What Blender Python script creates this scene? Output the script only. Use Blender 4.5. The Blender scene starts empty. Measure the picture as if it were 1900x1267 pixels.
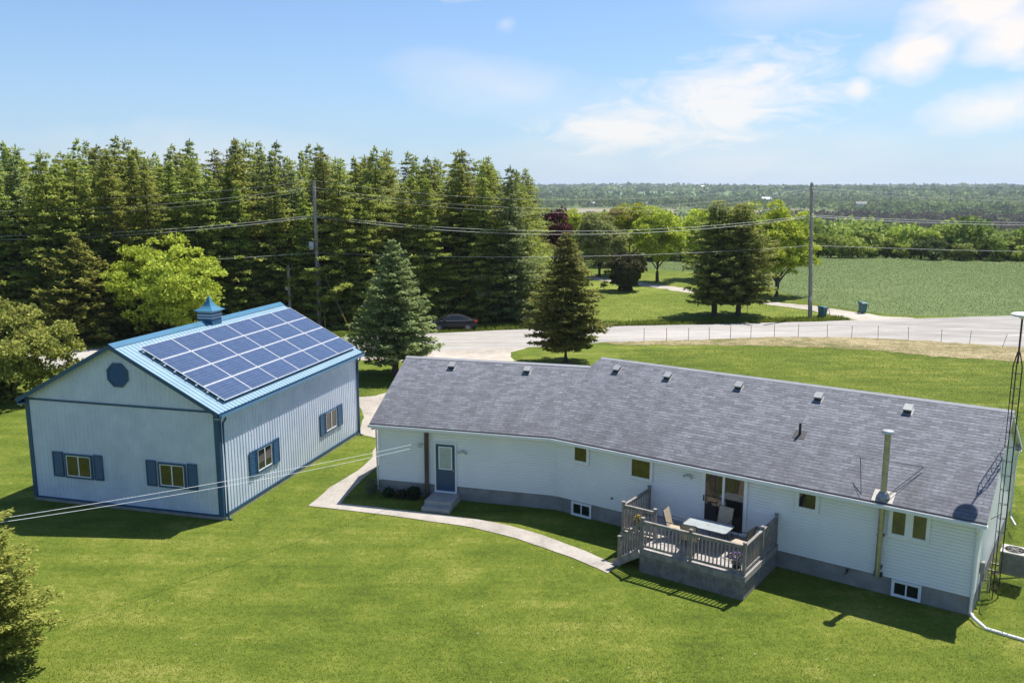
import bpy, math, random
import numpy as np
from mathutils import Vector, Matrix
R = math.radians
scene = bpy.context.scene
col = scene.collection

# ------------------------------------------------------------------ camera
F, PITCH, H = 1591.32, R(10.094), 12.316
cam = bpy.data.cameras.new('camera'); co = bpy.data.objects.new('camera', cam); col.objects.link(co)
cam.sensor_width = 36; cam.lens = 36*F/1900; cam.clip_start = .5; cam.clip_end = 30000
co.location = (0, 0, H); co.rotation_euler = (math.pi/2-PITCH, 0, 0)
scene.camera = co
# ------------------------------------------------------------------ light
SUN_AZ, SUN_EL = 41, 62          # azimuth counter-clockwise from +X
scene.view_settings.view_transform = 'Standard'; scene.view_settings.look = 'None'
scene.view_settings.gamma = 1; scene.view_settings.use_curve_mapping = False
scene.view_settings.exposure = 0.66
w = bpy.data.worlds.new("World"); scene.world = w; w.use_nodes = True
wt = w.node_tree; wt.nodes.clear()
def wn(t, **k):
    n = wt.nodes.new(t)
    for a, b in k.items(): setattr(n, a, b)
    return n
def wl(a, b): wt.links.new(a, b)
def wmath(op, a, b=None, clamp=False):
    n = wn('ShaderNodeMath', operation=op); n.use_clamp = clamp
    for i, v in enumerate((a, b)):
        if v is None: continue
        if isinstance(v, (int, float)): n.inputs[i].default_value = v
        else: wl(v, n.inputs[i])
    return n.outputs[0]
sky = wn('ShaderNodeTexSky', sky_type='NISHITA'); sky.sun_disc = False
sky.sun_elevation = R(SUN_EL); sky.sun_rotation = R(90-SUN_AZ)
sky.altitude = 250; sky.air_density = 1.0; sky.dust_density = .6; sky.ozone_density = 1.6
tc = wn('ShaderNodeTexCoord'); sep = wn('ShaderNodeSeparateXYZ'); wl(tc.outputs['Generated'], sep.inputs[0])
az = wmath('MULTIPLY', wmath('ARCTAN2', sep.outputs[0], sep.outputs[1]), 57.2958)
el = wmath('MULTIPLY', wmath('ARCSINE', sep.outputs[2]), 57.2958)
cb = wn('ShaderNodeCombineXYZ'); wl(az, cb.inputs[0]); wl(el, cb.inputs[1])
def wnoise(sx, sy, scale, detail, rough, dist=0, off=(0, 0, 0), rot=0):
    mp = wn('ShaderNodeMapping'); mp.inputs['Scale'].default_value = (sx, sy, 1); mp.inputs['Location'].default_value = off
    mp.inputs['Rotation'].default_value = (0, 0, rot)
    wl(cb.outputs[0], mp.inputs[0])
    n = wn('ShaderNodeTexNoise'); n.inputs['Scale'].default_value = scale; n.inputs['Detail'].default_value = detail
    n.inputs['Roughness'].default_value = rough; n.inputs['Distortion'].default_value = dist
    wl(mp.outputs[0], n.inputs['Vector']); return n.outputs['Fac']
def blob(a, e, ra, re, rot=0):       # soft ellipse round a direction of the sky (degrees)
    c, s = math.cos(R(rot)), math.sin(R(rot))
    da = wmath('SUBTRACT', az, a); de = wmath('SUBTRACT', el, e)
    x = wmath('DIVIDE', wmath('ADD', wmath('MULTIPLY', da, c), wmath('MULTIPLY', de, s)), ra)
    y = wmath('DIVIDE', wmath('SUBTRACT', wmath('MULTIPLY', de, c), wmath('MULTIPLY', da, s)), re)
    r2 = wmath('ADD', wmath('MULTIPLY', x, x), wmath('MULTIPLY', y, y))
    return wmath('SUBTRACT', 1.0, wmath('SQRT', r2), True)
def cloud(blobs, noise, k, bias, gain):
    m = blobs[0]
    for b in blobs[1:]: m = wmath('MAXIMUM', m, b)
    v = wmath('ADD', wmath('MULTIPLY', m, k), wmath('SUBTRACT', noise, bias))
    v = wmath('MULTIPLY', wmath('MULTIPLY', v, gain), wmath('MULTIPLY', m, 5, True), True)
    return v
puff = wnoise(1, 1.5, .34, 8, .55, .25)
wisp = wnoise(.5, 1.5, .42, 9, .64, 1.3, (3, 1, 0), R(-14))
veil = wnoise(.5, 1.3, .22, 5, .55, .5, (9, 4, 0))
big = cloud([blob(27.5, 10.3, 8.5, 4.6, 22), blob(24.2, 7.8, 6, 2.6, 20), blob(29.5, 8.6, 7, 3.5, 0)], puff, 1.1, .90, 1.9)
low = cloud([blob(28.5, 4.6, 6.5, 2.3, 8), blob(21.3, 6.0, 1.7, 1.4, 0)], puff, 1.2, .92, 1.8)
mid = cloud([blob(13.5, 5.2, 13, 5.6, 12), blob(7, 3.8, 9, 3.6, 0), blob(15.8, 6.9, 6, 2.2, 8)], wisp, .80, .78, 2.5)
small = cloud([blob(-.4, 10.2, 1.3, .95, 10), blob(-3.5, 11.9, 3.2, .8, 0)], puff, .9, .78, 1.5)
thin = cloud([blob(0, 6.2, 10, 2.6, -8), blob(15, 1.5, 24, 3.0, 0), blob(-20, 1.6, 22, 3.0, 0), blob(18, 11, 9, 2.4, 0)], veil, .6, .55, 1.0)
cov = wmath('MAXIMUM', wmath('MULTIPLY', big, .86), wmath('MULTIPLY', low, .72))
cov = wmath('MAXIMUM', cov, wmath('MULTIPLY', mid, .72)); cov = wmath('MAXIMUM', cov, wmath('MULTIPLY', small, .4))
cov = wmath('MAXIMUM', cov, wmath('MULTIPLY', thin, .55))
# blue of the open sky, paler toward the horizon
bg = wn('ShaderNodeBackground'); bg.inputs['Strength'].default_value = .088
mix = wn('ShaderNodeMix', data_type='RGBA'); wl(cov, mix.inputs[0])
hz = wn('ShaderNodeMix', data_type='RGBA'); hf = wmath('POWER', 2.718, wmath('MULTIPLY', wmath('MAXIMUM', el, 0), -1/7.5)); wl(wmath('MULTIPLY', hf, .78), hz.inputs[0])
gn = wn('ShaderNodeVectorMath', operation='MULTIPLY'); wl(sky.outputs[0], gn.inputs[0]); gn.inputs[1].default_value = (.74, .91, 1.12)
wl(gn.outputs[0], hz.inputs[6]); hz.inputs[7].default_value = (3.45, 4.75, 6.2, 1); wl(hz.outputs[2], mix.inputs[6])
mix.inputs[7].default_value = (7.9, 7.3, 6.7, 1)
wl(mix.outputs[2], bg.inputs['Color'])
out = wn('ShaderNodeOutputWorld'); wl(bg.outputs[0], out.inputs['Surface'])
sl = bpy.data.lights.new('sun', 'SUN'); sl.energy = 4.9; sl.angle = R(.55); sl.color = (1, .955, .88)
so = bpy.data.objects.new('sun', sl); col.objects.link(so)
sd = Vector((math.cos(R(SUN_EL))*math.cos(R(SUN_AZ)), math.cos(R(SUN_EL))*math.sin(R(SUN_AZ)), math.sin(R(SUN_EL))))
so.rotation_euler = sd.to_track_quat('Z', 'Y').to_euler(); so.location = (30, 30, 60)

# ------------------------------------------------------------------ helpers
rnd = random.Random(7)
def G(u, v, z=0.0):                  # point of the ground seen at a place of the photo
    a = (u-950)/F; b = -(v-633.5)/F; t = PITCH
    d = (a, math.cos(t)+b*math.sin(t), -math.sin(t)+b*math.cos(t)); k = (z-H)/d[2]
    return (d[0]*k, d[1]*k)
def srgb(r, g, b):
    f = lambda c: (c/255/12.92 if c/255 <= .04045 else ((c/255+.055)/1.055)**2.4)
    return (f(r), f(g), f(b), 1)
class MB:
    def __init__(s): s.v = []; s.f = []; s.m = []; s.uv = None
    def add(s, vs, fs, mi=0):
        o = len(s.v); s.v += [tuple(v) for v in vs]; s.f += [tuple(i+o for i in f) for f in fs]; s.m += [mi]*len(fs)
    def quad(s, a, b, c, d, mi=0): s.add([a, b, c, d], [(0, 1, 2, 3)], mi)
    def box(s, x0, x1, y0, y1, z0, z1, mi=0, T=None):
        vs = [(x, y, z) for z in (z0, z1) for y in (y0, y1) for x in (x0, x1)]
        if T: vs = [T(*v) for v in vs]
        s.add(vs, [(0, 2, 3, 1), (4, 5, 7, 6), (0, 1, 5, 4), (2, 6, 7, 3), (0, 4, 6, 2), (1, 3, 7, 5)], mi)
    def beam(s, p, q, wd, ht, mi=0, up=(0, 0, 1)):
        p, q = Vector(p), Vector(q); d = (q-p).normalized(); sx = d.cross(Vector(up))
        if sx.length < 1e-4: sx = d.cross(Vector((1, 0, 0)))
        sx.normalize(); u = sx.cross(d); sx *= wd/2; u *= ht/2
        s.add([p-sx-u, p+sx-u, p+sx+u, p-sx+u, q-sx-u, q+sx-u, q+sx+u, q-sx+u],
              [(0, 3, 2, 1), (4, 5, 6, 7), (0, 1, 5, 4), (1, 2, 6, 5), (2, 3, 7, 6), (3, 0, 4, 7)], mi)
    def tube(s, pts, rs, n=8, mi=0, cap=True):
        pts = [Vector(p) for p in pts]
        if isinstance(rs, (int, float)): rs = [rs]*len(pts)
        rings = []
        for i, p in enumerate(pts):
            d = (pts[min(i+1, len(pts)-1)]-pts[max(i-1, 0)]).normalized()
            a = d.cross(Vector((0, 0, 1)))
            if a.length < 1e-3: a = Vector((1, 0, 0))
            a.normalize(); b = a.cross(d)
            rings.append([p+(a*math.cos(2*math.pi*k/n)+b*math.sin(2*math.pi*k/n))*rs[i] for k in range(n)])
        vs = [v for r in rings for v in r]; fs = []
        for i in range(len(pts)-1):
            for k in range(n): fs.append((i*n+k, i*n+(k+1) % n, (i+1)*n+(k+1) % n, (i+1)*n+k))
        if cap: fs += [tuple(range(n))[::-1], tuple(range((len(pts)-1)*n, len(pts)*n))]
        s.add(vs, fs, mi)
    def lathe(s, c, prof, n=20, mi=0):
        vs = [(c[0]+r*math.cos(2*math.pi*k/n), c[1]+r*math.sin(2*math.pi*k/n), c[2]+z) for r, z in prof for k in range(n)]; fs = []
        for i in range(len(prof)-1):
            for k in range(n): fs.append((i*n+k, i*n+(k+1) % n, (i+1)*n+(k+1) % n, (i+1)*n+k))
        fs += [tuple(range(n))[::-1], tuple(range((len(prof)-1)*n, len(prof)*n))]
        s.add(vs, fs, mi)
    def build(s, name, mats, parent=None, smooth=False):
        me = bpy.data.meshes.new(name); me.from_pydata(s.v, [], s.f)
        for m in (mats if isinstance(mats, (list, tuple)) else [mats]): me.materials.append(m)
        if any(s.m): me.polygons.foreach_set('material_index', s.m)
        if smooth: me.polygons.foreach_set('use_smooth', [True]*len(me.polygons)); me.set_sharp_from_angle(angle=R(35))
        o = bpy.data.objects.new(name, me); col.objects.link(o)
        if parent: o.parent = parent
        return o
def tag(o, label=None, cat=None, group=None, kind=None):
    if label: o['label'] = label
    if cat: o['category'] = cat
    if group: o['group'] = group
    if kind: o['kind'] = kind
    return o
def empty(name, loc, rz=0, **k):
    o = bpy.data.objects.new(name, None); col.objects.link(o); o.location = loc; o.rotation_euler = (0, 0, rz)
    o.empty_display_size = .3
    return tag(o, **k)
def copy_tree(o, parent=None):
    c = o.copy(); col.objects.link(c)
    if parent: c.parent = parent
    for ch in [x for x in bpy.data.objects if x.parent == o]: copy_tree(ch, c)
    return c
# ---- materials
def mat(name, c, rough=.6, metal=0, c2=None, scale=3, detail=4, bump=0, bscale=None, spec=.5, stretch=(1, 1, 1), coat=0, fac=(.35, .65)):
    m = bpy.data.materials.new(name); m.use_nodes = True; nt = m.node_tree; b = nt.nodes['Principled BSDF']
    c = c if len(c) == 4 else (*c, 1)
    b.inputs['Base Color'].default_value = c; b.inputs['Roughness'].default_value = rough; b.inputs['Metallic'].default_value = metal
    b.inputs['Specular IOR Level'].default_value = spec; b.inputs['Coat Weight'].default_value = coat
    tx = nt.nodes.new('ShaderNodeTexCoord'); mp = nt.nodes.new('ShaderNodeMapping'); mp.inputs['Scale'].default_value = stretch
    nt.links.new(tx.outputs['Object'], mp.inputs[0])
    if c2 is None: c2 = tuple(x*.86 for x in c[:3])+(1,)
    elif len(c2) == 3: c2 = (*c2, 1)
    n = nt.nodes.new('ShaderNodeTexNoise'); n.inputs['Scale'].default_value = scale; n.inputs['Detail'].default_value = detail; n.inputs['Roughness'].default_value = .62
    nt.links.new(mp.outputs[0], n.inputs['Vector'])
    mr = nt.nodes.new('ShaderNodeMapRange'); mr.inputs[1].default_value = fac[0]; mr.inputs[2].default_value = fac[1]
    nt.links.new(n.outputs['Fac'], mr.inputs[0])
    mx = nt.nodes.new('ShaderNodeMix'); mx.data_type = 'RGBA'; mx.inputs[6].default_value = c; mx.inputs[7].default_value = c2
    nt.links.new(mr.outputs[0], mx.inputs[0]); nt.links.new(mx.outputs[2], b.inputs['Base Color'])
    if bump:
        n2 = nt.nodes.new('ShaderNodeTexNoise'); n2.inputs['Scale'].default_value = bscale or scale*6; n2.inputs['Detail'].default_value = 4
        nt.links.new(mp.outputs[0], n2.inputs['Vector'])
        bp = nt.nodes.new('ShaderNodeBump'); bp.inputs['Strength'].default_value = bump; bp.inputs['Distance'].default_value = .03
        nt.links.new(n2.outputs['Fac'], bp.inputs['Height']); nt.links.new(bp.outputs[0], b.inputs['Normal'])
    return m
def N(nt, t, **k):
    n = nt.nodes.new(t)
    for a, b in k.items(): setattr(n, a, b)
    return n
def ground_mat(name, stops, scales=(.06, .5, 6, 30), weights=(.3, .25, .25, .2), bump=.5, bd=.06, stretch=(1, 1, 1), rough=.95, spread=2.4, streak=0):
    m = bpy.data.materials.new(name); m.use_nodes = True; nt = m.node_tree; b = nt.nodes['Principled BSDF']
    b.inputs['Roughness'].default_value = rough; b.inputs['Specular IOR Level'].default_value = .15
    tx = N(nt, 'ShaderNodeTexCoord'); mp = N(nt, 'ShaderNodeMapping'); mp.inputs['Scale'].default_value = stretch
    nt.links.new(tx.outputs['Object'], mp.inputs[0]); acc = None
    for s, wg in zip(scales, weights):
        n = N(nt, 'ShaderNodeTexNoise'); n.inputs['Scale'].default_value = s; n.inputs['Detail'].default_value = 3; n.inputs['Roughness'].default_value = .6
        nt.links.new(mp.outputs[0], n.inputs['Vector'])
        a = N(nt, 'ShaderNodeMath', operation='MULTIPLY'); a.inputs[1].default_value = wg; nt.links.new(n.outputs['Fac'], a.inputs[0]); last = n
        if acc is None: acc = a.outputs[0]
        else:
            q = N(nt, 'ShaderNodeMath', operation='ADD'); nt.links.new(acc, q.inputs[0]); nt.links.new(a.outputs[0], q.inputs[1]); acc = q.outputs[0]
    if streak:
        for rot, sx_, sy_ in ((.55, .10, .75), (-.35, .08, .6)):
            m2 = N(nt, 'ShaderNodeMapping'); m2.inputs['Rotation'].default_value = (0, 0, rot); m2.inputs['Scale'].default_value = (sx_, sy_, 1); nt.links.new(tx.outputs['Object'], m2.inputs[0])
            n = N(nt, 'ShaderNodeTexNoise'); n.inputs['Scale'].default_value = 1.6; n.inputs['Detail'].default_value = 5; n.inputs['Roughness'].default_value = .6; nt.links.new(m2.outputs[0], n.inputs['Vector'])
            a = N(nt, 'ShaderNodeMath', operation='MULTIPLY_ADD'); a.inputs[1].default_value = streak; nt.links.new(n.outputs['Fac'], a.inputs[0]); nt.links.new(acc, a.inputs[2])
            q = N(nt, 'ShaderNodeMath', operation='SUBTRACT'); nt.links.new(a.outputs[0], q.inputs[0]); q.inputs[1].default_value = streak*.5; acc = q.outputs[0]
    mr = N(nt, 'ShaderNodeMapRange'); mr.inputs[1].default_value = .5-.5/spread*.5; mr.inputs[2].default_value = .5+.5/spread*.5
    nt.links.new(acc, mr.inputs[0]); rp = N(nt, 'ShaderNodeValToRGB')
    while len(rp.color_ramp.elements) < len(stops): rp.color_ramp.elements.new(.5)
    for e, (p, c) in zip(rp.color_ramp.elements, stops): e.position = p; e.color = (*c[:3], 1)
    nt.links.new(mr.outputs[0], rp.inputs[0]); nt.links.new(rp.outputs[0], b.inputs['Base Color'])
    if bump:
        bp = N(nt, 'ShaderNodeBump'); bp.inputs['Strength'].default_value = bump; bp.inputs['Distance'].default_value = bd
        nt.links.new(last.outputs['Fac'], bp.inputs['Height']); nt.links.new(bp.outputs[0], b.inputs['Normal'])
    return m
def leaf_mat(name, dark, light, rough=.55, trans=.25, hue=None):
    m = bpy.data.materials.new(name); m.use_nodes = True; nt = m.node_tree; b = nt.nodes['Principled BSDF']
    b.inputs['Roughness'].default_value = rough; b.inputs['Specular IOR Level'].default_value = .08
    at = N(nt, 'ShaderNodeAttribute'); at.attribute_name = 'tint'
    rp = N(nt, 'ShaderNodeMix', data_type='RGBA'); rp.inputs[6].default_value = (*dark, 1); rp.inputs[7].default_value = (*light, 1)
    nt.links.new(at.outputs['Fac'], rp.inputs[0])
    oi = N(nt, 'ShaderNodeObjectInfo'); hs = N(nt, 'ShaderNodeHueSaturation')
    mr = N(nt, 'ShaderNodeMapRange'); mr.inputs[3].default_value = .8; mr.inputs[4].default_value = 1.22
    nt.links.new(oi.outputs['Random'], mr.inputs[0]); nt.links.new(mr.outputs[0], hs.inputs['Value'])
    mh = N(nt, 'ShaderNodeMapRange'); mh.inputs[3].default_value = .485; mh.inputs[4].default_value = .51
    nt.links.new(oi.outputs['Random'], mh.inputs[0]); nt.links.new(mh.outputs[0], hs.inputs['Hue'])
    nt.links.new(rp.outputs[2], hs.inputs['Color']); nt.links.new(hs.outputs[0], b.inputs['Base Color'])
    tr = N(nt, 'ShaderNodeBsdfTranslucent'); nt.links.new(hs.outputs[0], tr.inputs['Color'])
    ms = N(nt, 'ShaderNodeMixShader'); ms.inputs[0].default_value = trans
    nt.links.new(b.outputs[0], ms.inputs[1]); nt.links.new(tr.outputs[0], ms.inputs[2])
    nt.links.new(ms.outputs[0], nt.nodes['Material Output'].inputs['Surface'])
    return m
def np_mesh(name, verts, nper, tint, m, parent=None):
    n = len(verts)//nper; me = bpy.data.meshes.new(name)
    me.vertices.add(len(verts)); me.vertices.foreach_set('co', np.ascontiguousarray(verts, dtype=np.float32).ravel())
    me.loops.add(len(verts)); me.loops.foreach_set('vertex_index', np.arange(len(verts), dtype=np.int32))
    me.polygons.add(n); me.polygons.foreach_set('loop_start', np.arange(0, len(verts), nper, dtype=np.int32))
    me.polygons.foreach_set('loop_total', np.full(n, nper, dtype=np.int32))
    me.update(calc_edges=True)
    a = me.attributes.new('tint', 'FLOAT', 'FACE'); a.data.foreach_set('value', np.ascontiguousarray(tint, dtype=np.float32))
    if isinstance(m, (list, tuple)):
        for q in m: me.materials.append(q)
    else: me.materials.append(m)
    if name == 'tmp': return me
    o = bpy.data.objects.new(name, me); col.objects.link(o)
    if parent: o.parent = parent
    return o
def nrm(a): return a/np.maximum(np.linalg.norm(a, axis=-1, keepdims=True), 1e-9)
def kites(P, D, S, L, W):            # leaf-shaped quads: root P, direction D, side S, length L, width W
    L = L[:, None]; W = W[:, None]
    return np.stack([P, P+D*L*.45+S*W*.5, P+D*L, P+D*L*.45-S*W*.5], 1).reshape(-1, 3)
def lap(poly, z): pass

M = {}
M['barn_white'] = mat('barn_cladding_paint', srgb(203, 211, 222), .42, c2=srgb(188, 197, 210), scale=1.2, spec=.4)
M['barn_blue'] = mat('barn_trim_paint', (.022, .085, .165), .4, c2=(.018, .07, .14), scale=4)
M['barn_roof'] = mat('barn_roof_paint', (.20, .32, .40), .4, c2=(.24, .36, .43), scale=1.5, stretch=(1, .3, 1))
M['concrete'] = mat('foundation_concrete', (.30, .285, .26), .9, c2=(.20, .19, .175), scale=1.6, detail=8, bump=.2)
M['concrete_light'] = mat('step_concrete', (.40, .38, .34), .9, c2=(.30, .285, .26), scale=2.5, detail=8, bump=.2)
M['siding'] = mat('vinyl_siding', (.82, .82, .81), .45, c2=(.76, .765, .76), scale=.8, detail=6, spec=.35)
M['white'] = mat('white_trim', (.80, .80, .80), .4, c2=(.72, .72, .72), scale=5)
M['glass'] = mat('window_glass', (.012, .014, .013), .04, c2=(.02, .02, .018), scale=1.2, spec=.9)
M['blind'] = mat('window_blind', (.16, .14, .055), .35, c2=(.10, .085, .03), scale=2, spec=.6)
M['frost'] = mat('door_glass', (.42, .47, .44), .25, c2=(.36, .41, .38), scale=3, spec=.6)
M['door_blue'] = mat('door_paint', (.03, .075, .14), .4)
M['wood'] = mat('weathered_wood', (.30, .272, .245), .85, c2=(.17, .152, .135), scale=5, detail=6, stretch=(1, 1, 1), bump=.2)
M['wood_floor'] = mat('deck_boards', (.42, .385, .36), .8, c2=(.27, .245, .225), scale=4, detail=7, bump=.15)
M['pole'] = mat('old_pole_wood', (.34, .31, .285), .9, c2=(.20, .18, .165), scale=6, stretch=(1, 1, .15), bump=.4)
M['post'] = mat('brown_post_wood', (.12, .085, .06), .85, c2=(.07, .05, .035), scale=8, stretch=(1, 1, .15), bump=.3)
M['black'] = mat('black_metal', (.018, .018, .02), .5)
M['steel'] = mat('weathered_steel', (.40, .40, .39), .42, metal=.8, c2=(.26, .24, .21), scale=6)
M['flue'] = mat('flue_steel', (.47, .45, .38), .38, metal=.8, c2=(.36, .33, .27), scale=5)
M['tower'] = mat('rusty_tower_steel', (.085, .065, .06), .7, metal=.3, c2=(.05, .035, .03), scale=14)
M['solar'] = None
M['alu'] = mat('panel_frame', (.72, .72, .72), .35, metal=.3)
M['wire'] = mat('overhead_cable', (.5, .51, .48), .5)
M['linewhite'] = mat('washing_line', (.75, .77, .78), .5)
M['yellow'] = mat('guard_yellow', (.75, .45, .03), .5)
M['bin'] = mat('bin_plastic', (.025, .12, .13), .5)
M['sling'] = mat('chair_sling', (.42, .35, .25), .7, c2=(.34, .28, .2), scale=12)
M['tableglass'] = mat('table_glass', (.38, .41, .40), .12, c2=(.32, .35, .35), scale=4, spec=.8)
M['pot'] = mat('flower_pot', (.03, .028, .028), .6)
M['bark'] = mat('bark', (.10, .08, .065), .95, c2=(.05, .04, .032), scale=9, stretch=(1, 1, .25), bump=.6)
M['bark_pale'] = mat('bark_pale', (.22, .19, .16), .9, c2=(.14, .12, .1), scale=9, stretch=(1, 1, .25), bump=.4)
M['grey_ac'] = mat('ac_housing', (.30, .29, .27), .55, c2=(.2, .19, .175), scale=6)
M['car'] = mat('car_paint', (.006, .006, .008), .35, spec=.3, coat=.1, c2=(.016, .015, .02), scale=2)
M['tyre'] = mat('tyre_rubber', (.02, .02, .02), .85)
M['rim'] = mat('alloy_rim', (.55, .55, .56), .3, metal=.8)
M['red'] = mat('tail_lamp', (.45, .02, .015), .25)
M['lamp'] = mat('head_lamp', (.6, .62, .65), .15)
def shingle():
    m = bpy.data.materials.new('asphalt_shingles'); m.use_nodes = True; nt = m.node_tree; b = nt.nodes['Principled BSDF']
    b.inputs['Roughness'].default_value = .82; b.inputs['Specular IOR Level'].default_value = .35
    uv = N(nt, 'ShaderNodeUVMap'); br = N(nt, 'ShaderNodeTexBrick'); nt.links.new(uv.outputs[0], br.inputs['Vector'])
    br.inputs['Scale'].default_value = 1; br.inputs['Brick Width'].default_value = .31; br.inputs['Row Height'].default_value = .145
    br.inputs['Mortar Size'].default_value = 0.0015; br.inputs['Mortar Smooth'].default_value = .3; br.inputs['Bias'].default_value = 0
    br.inputs['Color1'].default_value = (.125, .131, .148, 1); br.inputs['Color2'].default_value = (.205, .212, .238, 1); br.inputs['Mortar'].default_value = (.055, .058, .068, 1)
    b2 = N(nt, 'ShaderNodeTexBrick'); nt.links.new(uv.outputs[0], b2.inputs['Vector']); b2.inputs['Scale'].default_value = 1; b2.inputs['Brick Width'].default_value = 60; b2.inputs['Row Height'].default_value = .145; b2.inputs['Mortar Size'].default_value = .017; b2.inputs['Mortar Smooth'].default_value = .4
    nb_ = N(nt, 'ShaderNodeTexNoise'); nb_.inputs['Scale'].default_value = 2.6; nb_.inputs['Detail'].default_value = 5; nt.links.new(uv.outputs[0], nb_.inputs['Vector'])
    nm_ = N(nt, 'ShaderNodeMapRange'); nm_.inputs[1].default_value = .38; nm_.inputs[2].default_value = .6; nm_.inputs[3].default_value = .25; nm_.inputs[4].default_value = 1; nt.links.new(nb_.outputs['Fac'], nm_.inputs[0])
    fm_ = N(nt, 'ShaderNodeMath', operation='MULTIPLY'); nt.links.new(b2.outputs['Fac'], fm_.inputs[0]); nt.links.new(nm_.outputs[0], fm_.inputs[1])
    cm = N(nt, 'ShaderNodeMix', data_type='RGBA'); nt.links.new(fm_.outputs[0], cm.inputs[0]); nt.links.new(br.outputs['Color'], cm.inputs[6]); cm.inputs[7].default_value = (.045, .048, .056, 1)
    mp = N(nt, 'ShaderNodeMapping'); mp.inputs['Scale'].default_value = (1, .16, 1); nt.links.new(uv.outputs[0], mp.inputs[0])
    n = N(nt, 'ShaderNodeTexNoise'); n.inputs['Scale'].default_value = 1.3; n.inputs['Detail'].default_value = 6; n.inputs['Roughness'].default_value = .6; nt.links.new(mp.outputs[0], n.inputs['Vector'])
    sx = N(nt, 'ShaderNodeSeparateXYZ'); nt.links.new(uv.outputs[0], sx.inputs[0])
    gr = N(nt, 'ShaderNodeMapRange'); gr.inputs[1].default_value = 3.6; gr.inputs[2].default_value = .3; gr.inputs[3].default_value = -.10; gr.inputs[4].default_value = .13; nt.links.new(sx.outputs[1], gr.inputs[0])
    ad = N(nt, 'ShaderNodeMath', operation='ADD'); nt.links.new(n.outputs['Fac'], ad.inputs[0]); nt.links.new(gr.outputs[0], ad.inputs[1])
    mr = N(nt, 'ShaderNodeMapRange'); mr.inputs[1].default_value = .47; mr.inputs[2].default_value = .75; mr.inputs[3].default_value = 0; mr.inputs[4].default_value = .62; nt.links.new(ad.outputs[0], mr.inputs[0])
    mx = N(nt, 'ShaderNodeMix', data_type='RGBA'); nt.links.new(mr.outputs[0], mx.inputs[0]); nt.links.new(cm.outputs[2], mx.inputs[6]); mx.inputs[7].default_value = (.080, .077, .085, 1)
    n3 = N(nt, 'ShaderNodeTexNoise'); n3.inputs['Scale'].default_value = 9; n3.inputs['Detail'].default_value = 6; nt.links.new(uv.outputs[0], n3.inputs['Vector'])
    m3 = N(nt, 'ShaderNodeMapRange'); m3.inputs[1].default_value = .3; m3.inputs[2].default_value = .7; m3.inputs[3].default_value = .78; m3.inputs[4].default_value = 1.2; nt.links.new(n3.outputs['Fac'], m3.inputs[0])
    hs = N(nt, 'ShaderNodeHueSaturation'); nt.links.new(mx.outputs[2], hs.inputs['Color']); nt.links.new(m3.outputs[0], hs.inputs['Value'])
    nt.links.new(hs.outputs[0], b.inputs['Base Color'])
    bp = N(nt, 'ShaderNodeBump'); bp.inputs['Strength'].default_value = .5; bp.inputs['Distance'].default_value = .01; bp.invert = True
    nt.links.new(b2.outputs['Fac'], bp.inputs['Height']); nt.links.new(bp.outputs[0], b.inputs['Normal'])
    return m
M['shingle'] = shingle()
def solar():
    m = bpy.data.materials.new('photovoltaic_cells'); m.use_nodes = True; nt = m.node_tree; b = nt.nodes['Principled BSDF']
    b.inputs['Roughness'].default_value = .22; b.inputs['Specular IOR Level'].default_value = .6
    uv = N(nt, 'ShaderNodeUVMap'); br = N(nt, 'ShaderNodeTexBrick'); nt.links.new(uv.outputs[0], br.inputs['Vector'])
    br.offset = 0; br.inputs['Scale'].default_value = 1; br.inputs['Brick Width'].default_value = .188; br.inputs['Row Height'].default_value = .158
    br.inputs['Mortar Size'].default_value = .006; br.inputs['Mortar Smooth'].default_value = .2
    br.inputs['Color1'].default_value = (.038, .062, .120, 1); br.inputs['Color2'].default_value = (.050, .078, .150, 1); br.inputs['Mortar'].default_value = (.13, .17, .26, 1)
    n = N(nt, 'ShaderNodeTexVoronoi'); n.inputs['Scale'].default_value = 55; nt.links.new(uv.outputs[0], n.inputs['Vector'])
    mr = N(nt, 'ShaderNodeMapRange'); mr.inputs[3].default_value = .75; mr.inputs[4].default_value = 1.3; nt.links.new(n.outputs['Color'], mr.inputs[0])
    hs = N(nt, 'ShaderNodeHueSaturation'); nt.links.new(br.outputs['Color'], hs.inputs['Color']); nt.links.new(mr.outputs[0], hs.inputs['Value'])
    nt.links.new(hs.outputs[0], b.inputs['Base Color']); return m
M['solar'] = solar()
def set_uv(o, fn):
    me = o.data; uv = me.uv_layers.new(name='UVMap')
    for l in me.loops: uv.data[l.index].uv = fn(me.vertices[l.vertex_index].co)

# ------------------------------------------------------------------ terrain
TR = [(0, 0), (166, 0), (230, -6), (330, -13), (450, -18), (700, -25), (860, -25), (1200, -16.5), (1800, -14), (2500, 3), (4000, 6), (5200, 3), (8000, 4), (20000, 4)]
_H = (13.436, 23.326, R(144.298)-math.pi)
def terr(x, y):
    dx, dy = x-_H[0], y-_H[1]; xh = dx*math.cos(_H[2])+dy*math.sin(_H[2]); yh = -dx*math.sin(_H[2])+dy*math.cos(_H[2])
    sm = lambda v: np.clip(v, 0, 1)**2*(3-2*np.clip(v, 0, 1))
    dip = -.42*sm((xh+.05)/.35)*sm((yh+1.2)/2.2)*sm((14-yh)/5)*sm((14-xh)/8)
    r = np.hypot(x, np.maximum(y, 0)); z = np.interp(r, [a for a, b in TR], [b for a, b in TR])
    k = np.clip((r-1200)/1500, 0, 1)
    return dip+z+k*(2.5*np.sin(x/430+1)+2*np.sin(x/170+y/900)+2*np.sin(y/600+x/1500))
ys = np.concatenate([np.arange(-60, 22, 8.), np.arange(22, 42, .25), np.arange(42, 180, 8.), 180*1.09**np.arange(0, 52)])
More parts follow.
